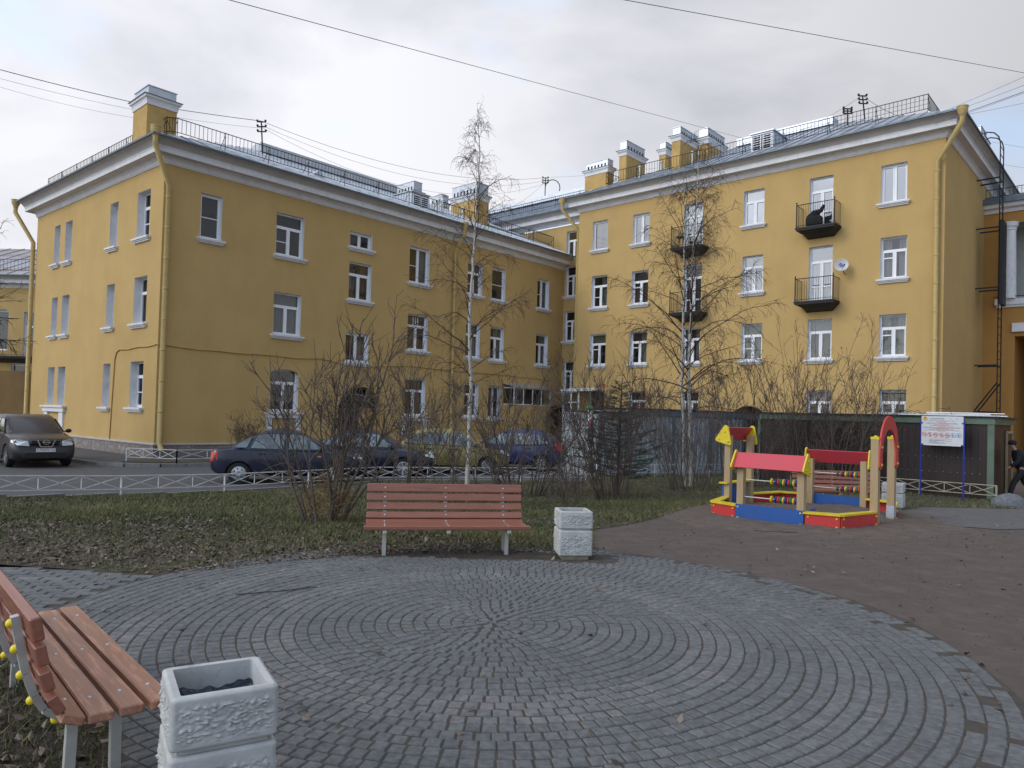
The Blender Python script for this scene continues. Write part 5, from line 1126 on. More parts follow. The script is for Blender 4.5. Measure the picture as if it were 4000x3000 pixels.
def ring(cx, cy, r, mi, bar=True):
    n = 26; asp = Wb / Hb; vs = []
    for i in range(n):
        t = 2 * math.pi * i / n
        for k in (1, .84): vs.append(SP(cx + r * k * math.cos(t), cy + r * k * asp * math.sin(t), .0035))
    mb.add(vs, [(2 * i, 2 * i + 1, 2 * ((i + 1) % n) + 1, 2 * ((i + 1) % n)) for i in range(n)], mi)
    if bar: c, s = .6, .62; mb.add([SP(cx - r * c - .006, cy + r * c * asp - .006, .0035), SP(cx - r * c + .006, cy + r * c * asp + .008, .0035), SP(cx + r * c + .006, cy - r * c * asp + .006, .0035), SP(cx + r * c - .006, cy - r * c * asp - .008, .0035)], [(0, 1, 2, 3)], mi)
def blob(pts, cx, cy, mi, k=.04): mb.add([SP(cx + x * k, cy + y * k * Wb / Hb, .003) for x, y in pts], [tuple(range(len(pts)))], mi)
G_ = [[[(-1, -.15), (.9, -.05), (.9, .15), (-1, .1)]], [[(-.15, 1), (.15, 1), (.15, .3), (.35, 0), (.35, -.9), (-.35, -.9), (-.35, 0), (-.15, .3)]], [[(-.9, .2), (.5, .2), (.9, .7), (1, .3), (.6, 0), (.6, -.8), (.4, -.8), (.3, -.1), (-.5, -.1), (-.6, -.8), (-.8, -.8), (-.75, .1)]],
      [[(-.4, .9), (0, .9), (.1, .3), (.8, -.3), (.7, -.5), (.1, 0), (.1, -.9), (-.3, -.9), (-.4, 0)]], [[(-.8, -.3), (-.2, .1), (.3, .3), (1, .3), (.8, 0), (.5, -.3), (0, -.5), (-.7, -.5)]]]
for i in range(5): ring(.075 + i * .138, .375 - .004 * i, .062, 1); [blob(g, .075 + i * .138, .375 - .004 * i, 3) for g in G_[i]]
for i in range(2):
    cx = .765 + i * .138; ring(cx, .36, .062, 2, False); blob([(-.5, .8), (-.1, .8), (0, .2), (-.1, -.8), (-.5, -.8), (-.6, .2)], cx, .36, 2); blob([(.2, .3), (.5, .3), (.55, -.8), (.2, -.8)], cx, .36, 2)
mb.add([SP(x, y, .0025) for x, y in ((.03, .86), (.16, .86), (.16, .94), (.03, .94))], [(0, 1, 2, 3)], 4); mb.add([SP(x, y, .003) for x, y in ((.07, .845), (.12, .845), (.12, .945), (.085, .985), (.055, .945), (.07, .94))], [(0, 1, 2, 3, 4, 5)], 1); mb.add([SP(x, y, .0035) for x, y in ((.08, .86), (.11, .86), (.11, .92), (.08, .92))], [(0, 1, 2, 3)], 4)
mb.build('print', ['ink_grey', 'ink_red', 'ink_blue', 'ink_black', 'ink_yellow'], nb, world=True)

# ================= playground sandbox =================
SZ = -.10
sbx = thing('sandbox_play_unit', 'colourful wooden sandbox with bead frames, small red roofs and a red arch', 'sandbox', (SBX.x, SBX.y, SZ))
def Q(a, w, z): return SBX + su * a + sw * w + Vector((0, 0, SZ + z))
def qbox(mb, a0, a1, w0, w1, z0, z1, mi=None): mb.prism([Q(a0, w0, z0), Q(a1, w0, z0), Q(a1, w1, z0), Q(a0, w1, z0)], (0, 0, z1 - z0), mi)
def post(a, w, h, s=.062, cap=False, base=False):
    mb = MB(); qbox(mb, a - s, a + s, w - s, w + s, -.2, h); o = mb.build('post', 'wood_tan', sbx, world=True)
    if cap:
        mb = MB(); qbox(mb, a - s - .006, a + s + .006, w - s - .006, w + s + .006, h, h + .05); c = Q(a, w, h + .05); mb.ball(c, .035, 10, sc=(1, 1, .7)); mb.build('cap', 'play_yellow', o)
    if base: mb = MB(); qbox(mb, a - s - .004, a + s + .004, w - s - .004, w + s + .004, 0, .22); mb.build('base_plate', 'galvanised', o)
    return o
aR, aL, wF, wB, hw = 1.42, -1.42, -1.78, 1.78, .56
post(-hw, wF, .98); post(hw, wF, .98); post(-hw, wB, .98); post(hw, wB, .98)
post(aR, -.53, 1.50, .066, True); post(aR, .53, 1.50, .066, True, True); post(aL, -.53, 1.46); post(aL, .53, 1.46)
def bolt(mb, p, n): mb.ball(p, .022, 8)
def gable_roof(c, axis, nrm, Lr, z0, label=None):
    """one sloping board on triangular yellow end plates; axis along the ridge, nrm is the downhill side"""
    mb = MB(); a = c - axis * (Lr / 2) + Vector((0, 0, z0)); b = c + axis * (Lr / 2) + Vector((0, 0, z0)); dn = nrm * .17 + Vector((0, 0, -.27)); th = (nrm * .27 + Vector((0, 0, .17))).normalized() * .02
    mb.prism([a, b, b + dn, a + dn], th); r = mb.build('roof_board', 'play_red_roof', sbx, world=True)
    for e_, sg in ((a, -1), (b, 1)):
        mb = MB(); t0 = e_ + axis * (sg * .002); pts = [(.0, .05), (.03, .055), (.06, .03), (.235, -.22), (.24, -.26), (.21, -.285), (-.075, -.36), (-.105, -.345), (-.105, -.31), (-.04, .02)]
        mb.prism([t0 + nrm * x + Vector((0, 0, z)) for x, z in pts], axis * (sg * .028)); pl = mb.build('gable_plate', 'play_yellow', sbx, world=True)
        for x, z in ((.03, -.08), (.15, -.235), (-.045, -.28)): mb = MB(); bolt(mb, t0 + nrm * x + Vector((0, 0, z)) + axis * (sg * .032), axis); mb.build('bolt', 'play_yellow', pl)
gable_roof(Q(0, wF, 0), su, -sw, 1.30, 1.17); gable_roof(Q(0, wB, 0), su, sw, 1.30, 1.17); gable_roof(Q(aL, 0, 0), sw, -su, 1.26, 1.62)
def beads(w, side):
    for z in (.68, .36):
        rb = MB(); rb.tube([Q(-hw, w, z), Q(hw, w, z)], .011, 8); rod = rb.build('bead_rod', 'steel_pale', sbx, world=True)
        cols = ['play_yellow', 'play_navy', 'play_red', 'play_green']; seq = [0, 1, 2, 3, 0, 1, 2, 3, 0, 1] if side < 0 else [3, 2, 1, 0, 3, 2, 1, 0, 3, 2]
        x = hw - .09
        for k, ci in enumerate(reversed(seq)):
            if k == 9: x -= .035
            b = MB(); M3 = Matrix((sw, Vector((0, 0, 1)), su)).transposed(); b.lathe([(.012, -.022), (.038, -.022), (.058, -.012), (.063, 0), (.058, .012), (.038, .022), (.012, .022)], Q(x, w, z), 14, M3); smooth_angle(b.build('bead', cols[ci], rod), 50); x -= .046
beads(wF, -1); beads(wB, 1)
# red arch on the right pair of posts
mb = MB(); n = 28; outer = []; inner = []
for i in range(n + 1):
    t = math.pi * i / n; outer.append((-.60 * math.cos(t), 1.22 + .72 * math.sin(t) ** .9)); inner.append((-.44 * math.cos(t), 1.22 + .47 * math.sin(t) ** .9))
outer = [(-.565, .96), (-.60, 1.0)] + outer + [(.60, 1.0), (.565, .96)]; inner = [(-.475, .96), (-.44, 1.0)] + inner + [(.44, 1.0), (.475, .96)]
fo_ = aR + .068
for (a, b), (c, d), (e_, f), (g, h_) in zip(outer[:-1], outer[1:], inner[1:], inner[:-1]):
    mb.add([Q(fo_, a, b), Q(fo_, c, d), Q(fo_, e_, f), Q(fo_, g, h_), Q(fo_ + .03, a, b), Q(fo_ + .03, c, d), Q(fo_ + .03, e_, f), Q(fo_ + .03, g, h_)], [(0, 1, 2, 3), (7, 6, 5, 4), (0, 4, 5, 1), (3, 2, 6, 7)])
ar = mb.build('arch', 'play_red', sbx, world=True)
for w in (-.52, .52):
    for z in (1.04, 1.36): mb = MB(); mb.ball(Q(fo_ + .035, w, z), .026, 8); mb.build('bolt', 'play_yellow', ar)
# boards
def board(pts, z0, z1, mt, nm, th=.035, bolts=True):
    mb = MB(); out2 = None
    for (a, w), (c, d) in zip(pts[:-1], pts[1:]):
        p, q = Vector((a, w, 0)), Vector((c, d, 0)); dn = Vector(((q - p).y, -(q - p).x, 0)).normalized() * th
        mb.prism([Q(a, w, z0), Q(c, d, z0), Q(c + dn.x, d + dn.y, z0), Q(a + dn.x, w + dn.y, z0)], (0, 0, z1 - z0))
    o = mb.build(nm, mt, sbx, world=True)
    if bolts:
        mb = MB()
        for (a, w), (c, d) in zip(pts[:-1], pts[1:]):
            p, q = Vector((a, w, 0)), Vector((c, d, 0)); e_ = (q - p).normalized(); dn = Vector((e_.y, -e_.x, 0)) * (th + .004)
            for s in (p + e_ * .05, q - e_ * .05):
                for z in ((z1 - .05, z0 + .17) if z1 - z0 > .25 else (z1 - .06,)): mb = MB(); mb.ball(Q(s.x + dn.x, s.y + dn.y, z), .020, 8); mb.build('bolt', 'play_yellow', o)
    return o
board([(-hw - .07, wF - .055), (hw + .07, wF - .055)], -.2, .22, 'play_blue', 'side_board'); board([(hw + .07, wB + .055), (-hw - .07, wB + .055)], -.2, .20, 'play_blue', 'side_board')
board([(aL - .06, .62), (aL - .06, -.60)], -.1, .46, 'play_blue', 'side_board')
mb = MB(); qbox(mb, aL - .14, aL + .04, -.66, .66, .46, .49); mb.build('shelf', 'play_yellow', sbx, world=True)
def corner_seat(sx_, sy):
    P = [(hw + .08, -wF + .03), (1.18, 1.66), (aR + .04, .60)]; P = [(p[0] * sx_, p[1] * sy) for p in P]
    if sx_ * sy > 0: P = P[::-1]
    board(P, -.2, .17, 'play_red', 'side_board')
    mb = MB(); Pp = [(hw + .06, -wF + .10), (1.20, 1.72), (1.26, 1.64), (aR + .07, .62), (aR - .06, .58), (1.10, 1.52), (hw + .06, -wF - .10)]; mb.prism([Q(a * sx_, w * sy, .17) for a, w in Pp], (0, 0, .032)); mb.build('corner_seat', 'play_yellow', sbx, world=True)
for a in (-1, 1):
    for b in (-1, 1): corner_seat(a, b)
mb = MB(); c = Q(.35, -.6, .10); mb.ball((c.x, c.y, c.z + .02), .045, 8, sc=(1.5, .8, .5)); tag(mb.build('toy', 'play_blue'), 'tiny light blue toy lying in the sandbox', 'toy')

# ================= boulder =================
mb = MB(); mb.ball((0, 0, 0), 1, 26); mb.v = [(x * (1 + .12 * noise.noise(Vector((x * 1.6, y * 1.6, z * 1.6)))) * .42, y * (1 + .1 * noise.noise(Vector((x, y, z * 2)))) * .36, max(z, -.3) * .30 + .02 * noise.noise(Vector((x * 4, y * 4, z * 4)))) for x, y, z in mb.v]
tag(smooth_angle(mb.build('boulder', 'granite', loc=(12.95, 18.95, -.30)), 80), 'low grey boulder at the right edge in front of the shed', 'boulder')
# ================= cars =================
def lerp(a, b, t): return a + (b - a) * t
def prof(tab, x):
    xs = [q[0] for q in tab]; return [float(np.interp(x, xs, [q[i] for q in tab])) for i in range(1, len(tab[0]))]
def car(name, label, c, loc, rz):
    """x forward, y left, z up; c: dict of measurements"""
    t = thing(name, label, 'car', (loc[0], loc[1], -.40), rz, 'cars parked along the kerb'); L_, W = c['L'], c['W'] / 2; x0, x1 = -L_ / 2, L_ / 2; wx = (c['fx'], c['fx'] - c['wb']); R0 = c['r']
    N_ = 34; K = 9; vs = []; mb = MB()
    for i in range(N_ + 1):
        u = i / N_; x = x0 + L_ * (u - .035 * math.sin(2 * math.pi * u)); zt, = prof(c['top'], x); zb, = prof([(x0, .34), (x0 + .25, .22), (x1 - .3, .20), (x1, .30)], x)
        en = min((x - x0), (x1 - x)); k = 1 - .16 * max(0, 1 - en / .42) ** 2.2; w = W * k
        sec = [(.0, zb), (w * .80, zb), (w * .965, zb + .09), (w, lerp(zb, zt, .45)), (w * .995, lerp(zb, zt, .72)), (w * .965, zt - .05), (w * .90, zt - .012), (w * .55, zt + .012), (0, zt + .022)]
        if i in (0, N_): sec = [(y * .93, lerp(z, (zb + zt) / 2, .10)) for y, z in sec]
        full = [(y, z) for y, z in sec] + [(-y, z) for y, z in sec[-2:0:-1]]
        vs += [(x, y, z) for y, z in full]
    n = 2 * K - 2; fs = [(i * n + j, i * n + (j + 1) % n, (i + 1) * n + (j + 1) % n, (i + 1) * n + j) for i in range(N_) for j in range(n)] + [tuple(range(n))[::-1], tuple(range(N_ * n, (N_ + 1) * n))]
    mb.add(vs, fs); body = mb.build('body', [c['paint'], 'plastic_black'], t)
    bm = bmesh.new(); bm.from_mesh(body.data); bmesh.ops.recalc_face_normals(bm, faces=bm.faces); bm.to_mesh(body.data); bm.free()
    # wheel openings
    cut = MB()
    for x in wx:
        for s in (-1, 1): cut.lathe([(R0 + .055, -.15), (R0 + .055, .15)], (x, s * (W - .10), R0 - .01), 28, Matrix.Rotation(math.pi / 2, 3, 'X'))
    co = cut.build('cut', ['plastic_black'], t); bm = bmesh.new(); bm.from_mesh(co.data); bmesh.ops.recalc_face_normals(bm, faces=bm.faces); bm.to_mesh(co.data); bm.free()
    md = body.modifiers.new('b', 'BOOLEAN'); md.object = co; md.operation = 'DIFFERENCE'; md.solver = 'EXACT'; md.material_mode = 'TRANSFER'
    body.data.materials.append(MATS['plastic_black'])
    bpy.context.view_layer.update(); dg = bpy.context.evaluated_depsgraph_get(); nm_ = bpy.data.meshes.new_from_object(body.evaluated_get(dg)); body.modifiers.clear(); old = body.data; body.data = nm_; bpy.data.objects.remove(co)
    smooth_angle(body, 38)
    # dark lower bumper / sill band
    lb = MB()
    if c.get('band'):
        for s in (-1, 1):
            lb.prism([(wx[0] - R0 - .08, s * (W + .006), .22), (wx[1] + R0 + .08, s * (W + .006), .22), (wx[1] + R0 + .08, s * (W + .008), .36), (wx[0] - R0 - .08, s * (W + .008), .36)], (0, -s * .03, 0))
        lb.build('sill_trim', 'plastic_black', body)
    # cabin
    cb = MB(); rings = []; H = c['H']; CP = c['cab']      # (z, xrear, xfront, halfwidth)
    m_ = 28
    for z, xr, xf, hw_ in CP:
        cx, hx = (xr + xf) / 2, (xf - xr) / 2; ring = []
        for j in range(m_):
            a = 2 * math.pi * j / m_; ca, sa = math.cos(a), math.sin(a); p = c.get('sq', .32); ring.append((cx + hx * math.copysign(abs(ca) ** p, ca), hw_ * math.copysign(abs(sa) ** p, sa), z + c.get('crown', .03) * (1 - abs(ca) ** 2) * (z > H - .2)))
        rings.append(ring)
    cb.add([p for r in rings for p in r], [(i * m_ + j, i * m_ + (j + 1) % m_, (i + 1) * m_ + (j + 1) % m_, (i + 1) * m_ + j) for i in range(len(rings) - 1) for j in range(m_)] + [tuple(range((len(rings) - 1) * m_, len(rings) * m_))])
    cabin = smooth_angle(cb.build('cabin', c['paint'], t), 40)
    zb_, xr0, xf0, w0 = CP[0]; zt_, xr1, xf1, w1 = CP[-2]
    hwz = lambda z: float(np.interp(z, [q[0] for q in CP], [q[3] for q in CP]))
    for s in (-1, 1):
        for poly in c['side']:
            cx = sum(p[0] for p in poly) / len(poly); cz = sum(p[1] for p in poly) / len(poly)
            for nm, kx, kz, of, mt_ in (('side_window', 1, 1, .016, 'car_side_glass'), ('window_frame', 1.07, 1.10, .010, 'plastic_black')):
                mb = MB(); pl_ = [(cx + (x - cx) * kx, cz + (z - cz) * kz) for x, z in poly]; zs_ = [q[0] for q in CP]
                for za, zc_ in zip(zs_[:-1], zs_[1:]):
                    q = clip(clip(pl_, za, True), zc_, False)
                    if len(q) > 2: mb.prism([(x, s * (hwz(z) + of), z) for x, z in q], (0, -s * .03, 0))
                mb.build(nm, mt_, t)
    for nm, xa, xb, q in (('windscreen', xf0, xf1, 1), ('rear_window', xr0, xr1, -1)):
        mb = MB(); za, zc = zb_ + .04, zt_ - .03; fa = lambda z: lerp(xa, xb, (z - zb_) / (zt_ - zb_)); k = .8; pts = []
        for z, ww in ((za, w0 * .86), (zc, w1 * .84)):
            pts.append([(fa(z) + q * (.012 - .10 * (y / w0) ** 4), y, z) for y in [ww * (-1 + 2 * i / 8) for i in range(9)]])
        mb.add(pts[0] + pts[1], [(i, i + 1, 10 + i, 9 + i) for i in range(8)]); mb.build(nm, 'car_glass_dark', t)
    # seats glimpsed through the glass are left dark; lamps, mirrors, handles, seams
    fz = lambda x: prof(c['top'], x)[0]
    for s in (-1, 1):
        zc = c['hl'][0]; mb = MB(); hh = c['hl'][1]; xx = x1
        mb.prism([(xx - .03, s * W * .48, zc - hh), (xx - .06, s * W * .80, zc - hh * .8), (xx - .30, s * W * .96, zc - hh * .1), (xx - .36, s * W * .955, zc + hh * .6), (xx - .16, s * W * .80, zc + hh * .8), (xx - .06, s * W * .52, zc + hh * .3)], (.035, s * .012, 0)); mb.build('headlight', 'lamp_clear', t)
        zc, hh, ww = c['tl']; mb = MB(); mb.prism([(x0 + .01, s * W * .62, zc - hh), (x0 + .02, s * W * .80, zc - hh), (x0 + .20, s * W * .935, zc - hh * .6), (x0 + .18, s * W * .925, zc + hh), (x0 + .04, s * W * .80, zc + hh), (x0 + .02, s * W * .64, zc + hh)], (-.03, s * .012, 0)); mb.build('tail_light', 'lamp_red', t)
        mb = MB(); mz = zb_ + .04; mb.ball((xf0 - .42, s * (W + .10), mz + .03), .1, 10, sc=(.55, 1, .72)); mb.bar((xf0 - .40, s * (w0 - .02), mz), (xf0 - .42, s * (W + .06), mz + .01), .04, .03); smooth_angle(mb.build('mirror', 'plastic_black', t), 60)
        mb = MB()
        for x in c['handles']: mb = MB(); mb.box((x - .09, s * (W + .002) - .012, c['hz']), (x + .09, s * (W + .002) + .012, c['hz'] + .03)); mb.build('door_handle', 'plastic_black', t)
        mb = MB()
        for x in c['seams']: mb = MB(); mb.prism([(x - .005, s * (W * .998 + .002), .32), (x + .005, s * (W * .998 + .002), .32), (x + .005, s * (W * .985 + .004), fz(x) - .09), (x - .005, s * (W * .985 + .004), fz(x) - .09)], (0, -s * .008, 0)); mb.build('door_seam', 'plastic_black', body)
        if c.get('side_lamp'): mb = MB(); mb.box((c['fx'] - .45, s * W - .012, c['hz'] - .06), (c['fx'] - .35, s * W + .012, c['hz'] - .02)); mb.build('side_indicator', 'lamp_amber', t)
    mb = MB(); mb.box((x1 - .03, -.26, c['pz']), (x1 + .025, .26, c['pz'] + .112)); pl = mb.build('number_plate', 'plate_white', t)
    mb = MB(); mb.box((x0 - .025, -.26, c['pz'] + c.get('rpz', .1)), (x0 + .03, .26, c['pz'] + c.get('rpz', .1) + .112)); mb.build('number_plate', 'plate_white', t)
    mb = MB(); mb.box((x1 - .06, -W * .62, c['pz'] - .16), (x1 + .012, W * .62, c['pz'] - .03)); mb.build('lower_grille', 'plastic_black', t)
    mb = MB(); mb.box((x1 - .08, -W * .42, c['hl'][0] - .05), (x1 + .012, W * .42, c['hl'][0] + .05)); mb.build('grille', 'plastic_black', t)
    for x in wx:
        for s in (-1, 1):
            M = Matrix.Rotation(-s * math.pi / 2, 3, 'X'); mb = MB(); cen = (x, s * (W - .115), R0); r = R0
            mb.lathe([(r * .62, -.10), (r * .93, -.10), (r, -.07), (r, .07), (r * .95, .10), (r * .66, .105), (r * .64, .08), (r * .62, -.10)], cen, 28, M); w_ = smooth_angle(mb.build('wheel', 'tyre', t), 40)
            mb = MB(); mb.lathe([(r * .655, .02), (r * .655, .095), (r * .60, .100), (r * .585, .06), (r * .585, .02)], cen, 28, M)
            if c['rim'] == 'cap': mb.lathe([(.001, .095), (r * .2, .10), (r * .58, .085), (r * .60, .07)], cen, 28, M); 
            else:
                mb.lathe([(.001, .085), (r * .14, .09), (r * .16, .06)], cen, 14, M)
                for k in range(c['rim']):
                    a = 2 * math.pi * k / c['rim']; u = Vector((math.cos(a), 0, math.sin(a))); v = Vector((-math.sin(a), 0, math.cos(a))); cc = Vector((x, s * (W - .115 + .085), R0))
                    mb.prism([cc + u * r * .1 - v * .022, cc + u * r * .6 - v * .03, cc + u * r * .6 + v * .03, cc + u * r * .1 + v * .022], (0, -s * .03, 0))
            mb.build('rim', 'rim_silver', w_)
            if c['rim'] == 'cap':
                for k in range(7):
                    a = 2 * math.pi * k / 7; mb = MB(); mb.lathe([(.022, .087), (.022, .0965)], Vector(cen) + M @ Vector((r * .42 * math.cos(a), r * .42 * math.sin(a), 0)), 8, M); mb.build('rim_hole', 'dark_hole', w_)
            else: mb = MB(); mb.lathe([(r * .6, .0), (r * .6, .015)], cen, 20, M); mb.build('hub_shadow', 'dark_hole', w_)
    return t, pl
sed = dict(L=4.04, W=1.70, H=1.47, wb=2.47, fx=1.17, r=.29, paint='paint_darkblue', top=[(-2.07, .80), (-2.0, .93), (-1.5, .97), (-1.0, .95), (0, .93), (.9, .92), (1.15, .90), (1.7, .80), (2.0, .68), (2.07, .55)],
           cab=[(.90, -1.72, 1.20, .80), (1.08, -1.42, .93, .76), (1.36, -.80, .36, .64), (1.43, -.62, .20, .60), (1.455, -.45, .05, .50)], sq=.30,
           side=[[(-1.42, .98), (-1.12, .98), (-.98, 1.28), (-1.10, 1.22), (-1.32, 1.08)], [(-1.02, .97), (-.18, .95), (-.14, 1.34), (-.70, 1.35), (-.86, 1.30)], [(-.04, .95), (.86, .95), (.80, 1.0), (.36, 1.33), (-.02, 1.35)]],
           hl=(.70, .075), tl=(.72, .13, .3), handles=(-.72, .28 - .18), hz=.80, seams=(-.10, -1.02, .95), pz=.42, rim='cap', side_lamp=True)
car('sedan_car', 'dark blue sedan with pale hubcaps, parked nearest the long white fence', sed, (-6.22, 20.68), R_(16))
sed2 = dict(sed); sed2.update(L=4.25, rim=7, r=.31, paint='paint_darkblue', side_lamp=False)
car('sedan_car', 'dark blue sedan with spoked rims, just right of the hubcap sedan behind the bushes', sed2, (-4.55, 23.42), R_(5))
hat = dict(L=3.95, W=1.70, H=1.5, wb=2.48, fx=1.22, r=.30, paint='paint_olive', top=[(-1.98, .70), (-1.92, .98), (-1.3, 1.0), (0, .95), (.9, .93), (1.2, .90), (1.65, .78), (1.9, .66), (1.98, .5)],
           cab=[(.92, -1.86, 1.22, .79), (1.10, -1.74, .95, .755), (1.38, -1.40, .38, .65), (1.455, -1.2, .20, .60), (1.485, -1.0, .05, .50)], sq=.28,
           side=[[(-1.55, 1.04), (-1.18, 1.0), (-1.08, 1.34), (-1.28, 1.30)], [(-1.08, 1.0), (-.22, .97), (-.18, 1.38), (-.98, 1.36)], [(-.08, .97), (.86, .96), (.78, 1.02), (.34, 1.36), (-.06, 1.38)]],
           hl=(.72, .085), tl=(.90, .14, .16), handles=(-.78, .12), hz=.82, seams=(-.14, -1.1, .92), pz=.42, rpz=.18, rim=6)
car('hatchback_car', 'olive yellow hatchback parked behind the birch trunk', hat, (-2.05, 25.65), R_(4))
hb2 = dict(hat); hb2.update(paint='paint_blue', rim=7)
car('hatchback_car', 'bright blue hatchback showing its red tail lamp, parked farthest along the road', hb2, (.10, 28.15), R_(166))
suv = dict(L=4.31, W=1.78, H=1.61, wb=2.63, fx=1.30, r=.345, paint='paint_brownblack', top=[(-2.15, .80), (-2.08, 1.08), (-1.5, 1.12), (0, 1.08), (.7, 1.06), (1.0, 1.05), (1.5, .98), (1.9, .88), (2.1, .74), (2.15, .6)],
           cab=[(1.04, -2.0, 1.10, .83), (1.22, -1.86, .86, .79), (1.50, -1.5, .30, .70), (1.57, -1.3, .10, .66), (1.60, -1.1, -.1, .56)], sq=.28,
           side=[[(-1.6, 1.18), (-1.22, 1.13), (-1.12, 1.46), (-1.36, 1.44)], [(-1.12, 1.13), (-.25, 1.10), (-.2, 1.49), (-1.02, 1.48)], [(-.1, 1.10), (.78, 1.09), (.70, 1.14), (.26, 1.47), (-.08, 1.49)]],
           hl=(.80, .12), tl=(.95, .13, .2), handles=(-.75, .15), hz=.95, seams=(-.16, -1.1, .86), pz=.50, rim=5, band=True)
sv, plt = car('crossover_car', 'dark brown crossover facing the viewer at the left edge by the building corner', suv, (-15.95, 24.15), R_(-44))
# grille with chrome bracket and ringed bar emblem, number plate text
mb = MB()
for z in (.70, .76, .82, .88): mb.bar((2.165, -.45, z), (2.165, .45, z), .012)
g = mb.build('grille_bars', 'plastic_black', sv)
mb = MB(); X = 2.185
for a, b in (((-.24, .88), (-.15, .66)), ((-.15, .66), (.15, .66)), ((.15, .66), (.24, .88))): mb.bar((X, a[0], a[1]), (X, b[0], b[1]), .035, .03, upv=(1, 0, 0))
for k in range(20):
    a, b = 2 * math.pi * k / 20, 2 * math.pi * (k + 1) / 20; mb.bar((X + .01, .085 * math.cos(a), .80 + .068 * math.sin(a)), (X + .01, .085 * math.cos(b), .80 + .068 * math.sin(b)), .018, .02, upv=(1, 0, 0))
mb.bar((X + .015, -.11, .80), (X + .015, .11, .80), .03, .02, upv=(1, 0, 0)); mb.build('emblem', 'chrome', sv)
cu = bpy.data.curves.new('t', 'FONT'); cu.body = 'У790ВР 98'; cu.size = .105; cu.align_x = 'CENTER'; cu.extrude = .002
to = bpy.data.objects.new('t', cu); COL.objects.link(to); bpy.context.view_layer.update(); me = bpy.data.meshes.new_from_object(to.evaluated_get(bpy.context.evaluated_depsgraph_get())); bpy.data.objects.remove(to)
me.materials.clear(); me.materials.append(MATS['ink_black']); po = bpy.data.objects.new('plate_text', me); COL.objects.link(po); po.parent = plt; po.matrix_local = Matrix(((0, 0, 1, 2.178), (1, 0, 0, 0), (0, 1, 0, .522), (0, 0, 0, 1)))

# ================= walking person at the right edge =================
pp = Vector((14.88, 21.25, -.35)); per = thing('person', 'person in black jacket and dark trousers striding left, head bowed, cut by the right edge', 'person', pp, R_(180 - 15))
def skin(name, J, E, mt, parent, sub=1):
    me = bpy.data.meshes.new(name); me.from_pydata([j[:3] for j in J], E, []); o = bpy.data.objects.new(name, me); COL.objects.link(o); m = o.modifiers.new('s', 'SKIN'); me.materials.append(MATS[mt])
    for i, v in enumerate(me.skin_vertices[0].data): v.radius = (J[i][3], J[i][4] if len(J[i]) > 4 else J[i][3]); v.use_root = (i == 0)
    m2 = o.modifiers.new('u', 'SUBSURF'); m2.levels = m2.render_levels = sub; bpy.context.view_layer.update()
    nm_ = bpy.data.meshes.new_from_object(o.evaluated_get(bpy.context.evaluated_depsgraph_get())); o.modifiers.clear(); o.data = nm_; o.data.polygons.foreach_set('use_smooth', [True] * len(nm_.polygons)); o.parent = parent; return o
# x forward (walking direction), y left, z up
body = [(0, 0, .86, .10), (.04, 0, 1.05, .11), (.12, 0, 1.28, .12), (.17, 0, 1.40, .06), (.22, 0, 1.47, .055), (.26, 0, 1.56, .082, .092), (.27, 0, 1.64, .07),
        (.12, .17, 1.33, .05), (.20, .22, 1.08, .038), (.36, .18, .92, .028), (.42, .17, .88, .026), (.12, -.17, 1.33, .05), (.04, -.23, 1.08, .038), (.16, -.22, .90, .028), (.20, -.21, .85, .026),
        (.02, .09, .80, .08), (.24, .09, .47, .055), (.34, .09, .09, .038), (.46, .09, .04, .03), (-.02, -.09, .80, .08), (-.10, -.09, .46, .055), (-.38, -.09, .16, .038), (-.34, -.09, .05, .03)]
bE = [(0, 1), (1, 2), (2, 3), (3, 4), (4, 5), (5, 6), (2, 7), (7, 8), (8, 9), (9, 10), (2, 11), (11, 12), (12, 13), (13, 14), (0, 15), (15, 16), (16, 17), (17, 18), (0, 19), (19, 20), (20, 21), (21, 22)]
bo = skin('body', body, bE, 'skin', per)
mb = MB(); mb.ball((.355, 0, 1.56), .018, 6, sc=(1, .7, 1.3)); mb.ball((.26, .085, 1.55), .022, 6, sc=(.6, .5, 1)); mb.ball((.26, -.085, 1.55), .022, 6, sc=(.6, .5, 1)); mb.build('nose_and_ears', 'skin', bo)
for sy in (.17, -.21):
    bx, bz = (.42, .88) if sy > 0 else (.20, .85)
    for k in range(5):
        mb = MB(); yy = sy - .03 + .016 * k; P = [(bx, yy, bz), (bx + .035, yy, bz - .03), (bx + .04, yy, bz - .065)] if k else [(bx - .01, yy, bz), (bx + .03, yy - .01, bz - .01), (bx + .045, yy, bz - .03)]
        mb.tube(P, [.010, .009, .007], 6); mb.build('finger', 'skin', bo)
jk = [(0, 0, .80, .155, .17), (.04, 0, 1.02, .165, .18), (.12, 0, 1.28, .165, .18), (.17, 0, 1.42, .09), (.12, .19, 1.34, .085), (.18, .26, 1.08, .07), (.36, .19, .93, .055), (.12, -.19, 1.34, .085), (.02, -.27, 1.08, .07), (.15, -.23, .92, .055)]
skin('jacket', jk, [(0, 1), (1, 2), (2, 3), (2, 4), (4, 5), (5, 6), (2, 7), (7, 8), (8, 9)], 'cloth_black', per)
tr = [(0, 0, .88, .13, .15), (.03, .10, .78, .11), (.24, .10, .47, .085), (.33, .10, .12, .07), (-.02, -.10, .78, .11), (-.11, -.10, .46, .085), (-.37, -.10, .19, .07)]
skin('trousers', tr, [(0, 1), (1, 2), (2, 3), (0, 4), (4, 5), (5, 6)], 'cloth_dark', per)
for j in ([(.33, .09, .07, .05), (.50, .09, .035, .035)], [(-.41, -.09, .14, .05), (-.30, -.09, .03, .035)]): skin('shoe', j, [(0, 1)], 'plastic_black', per)
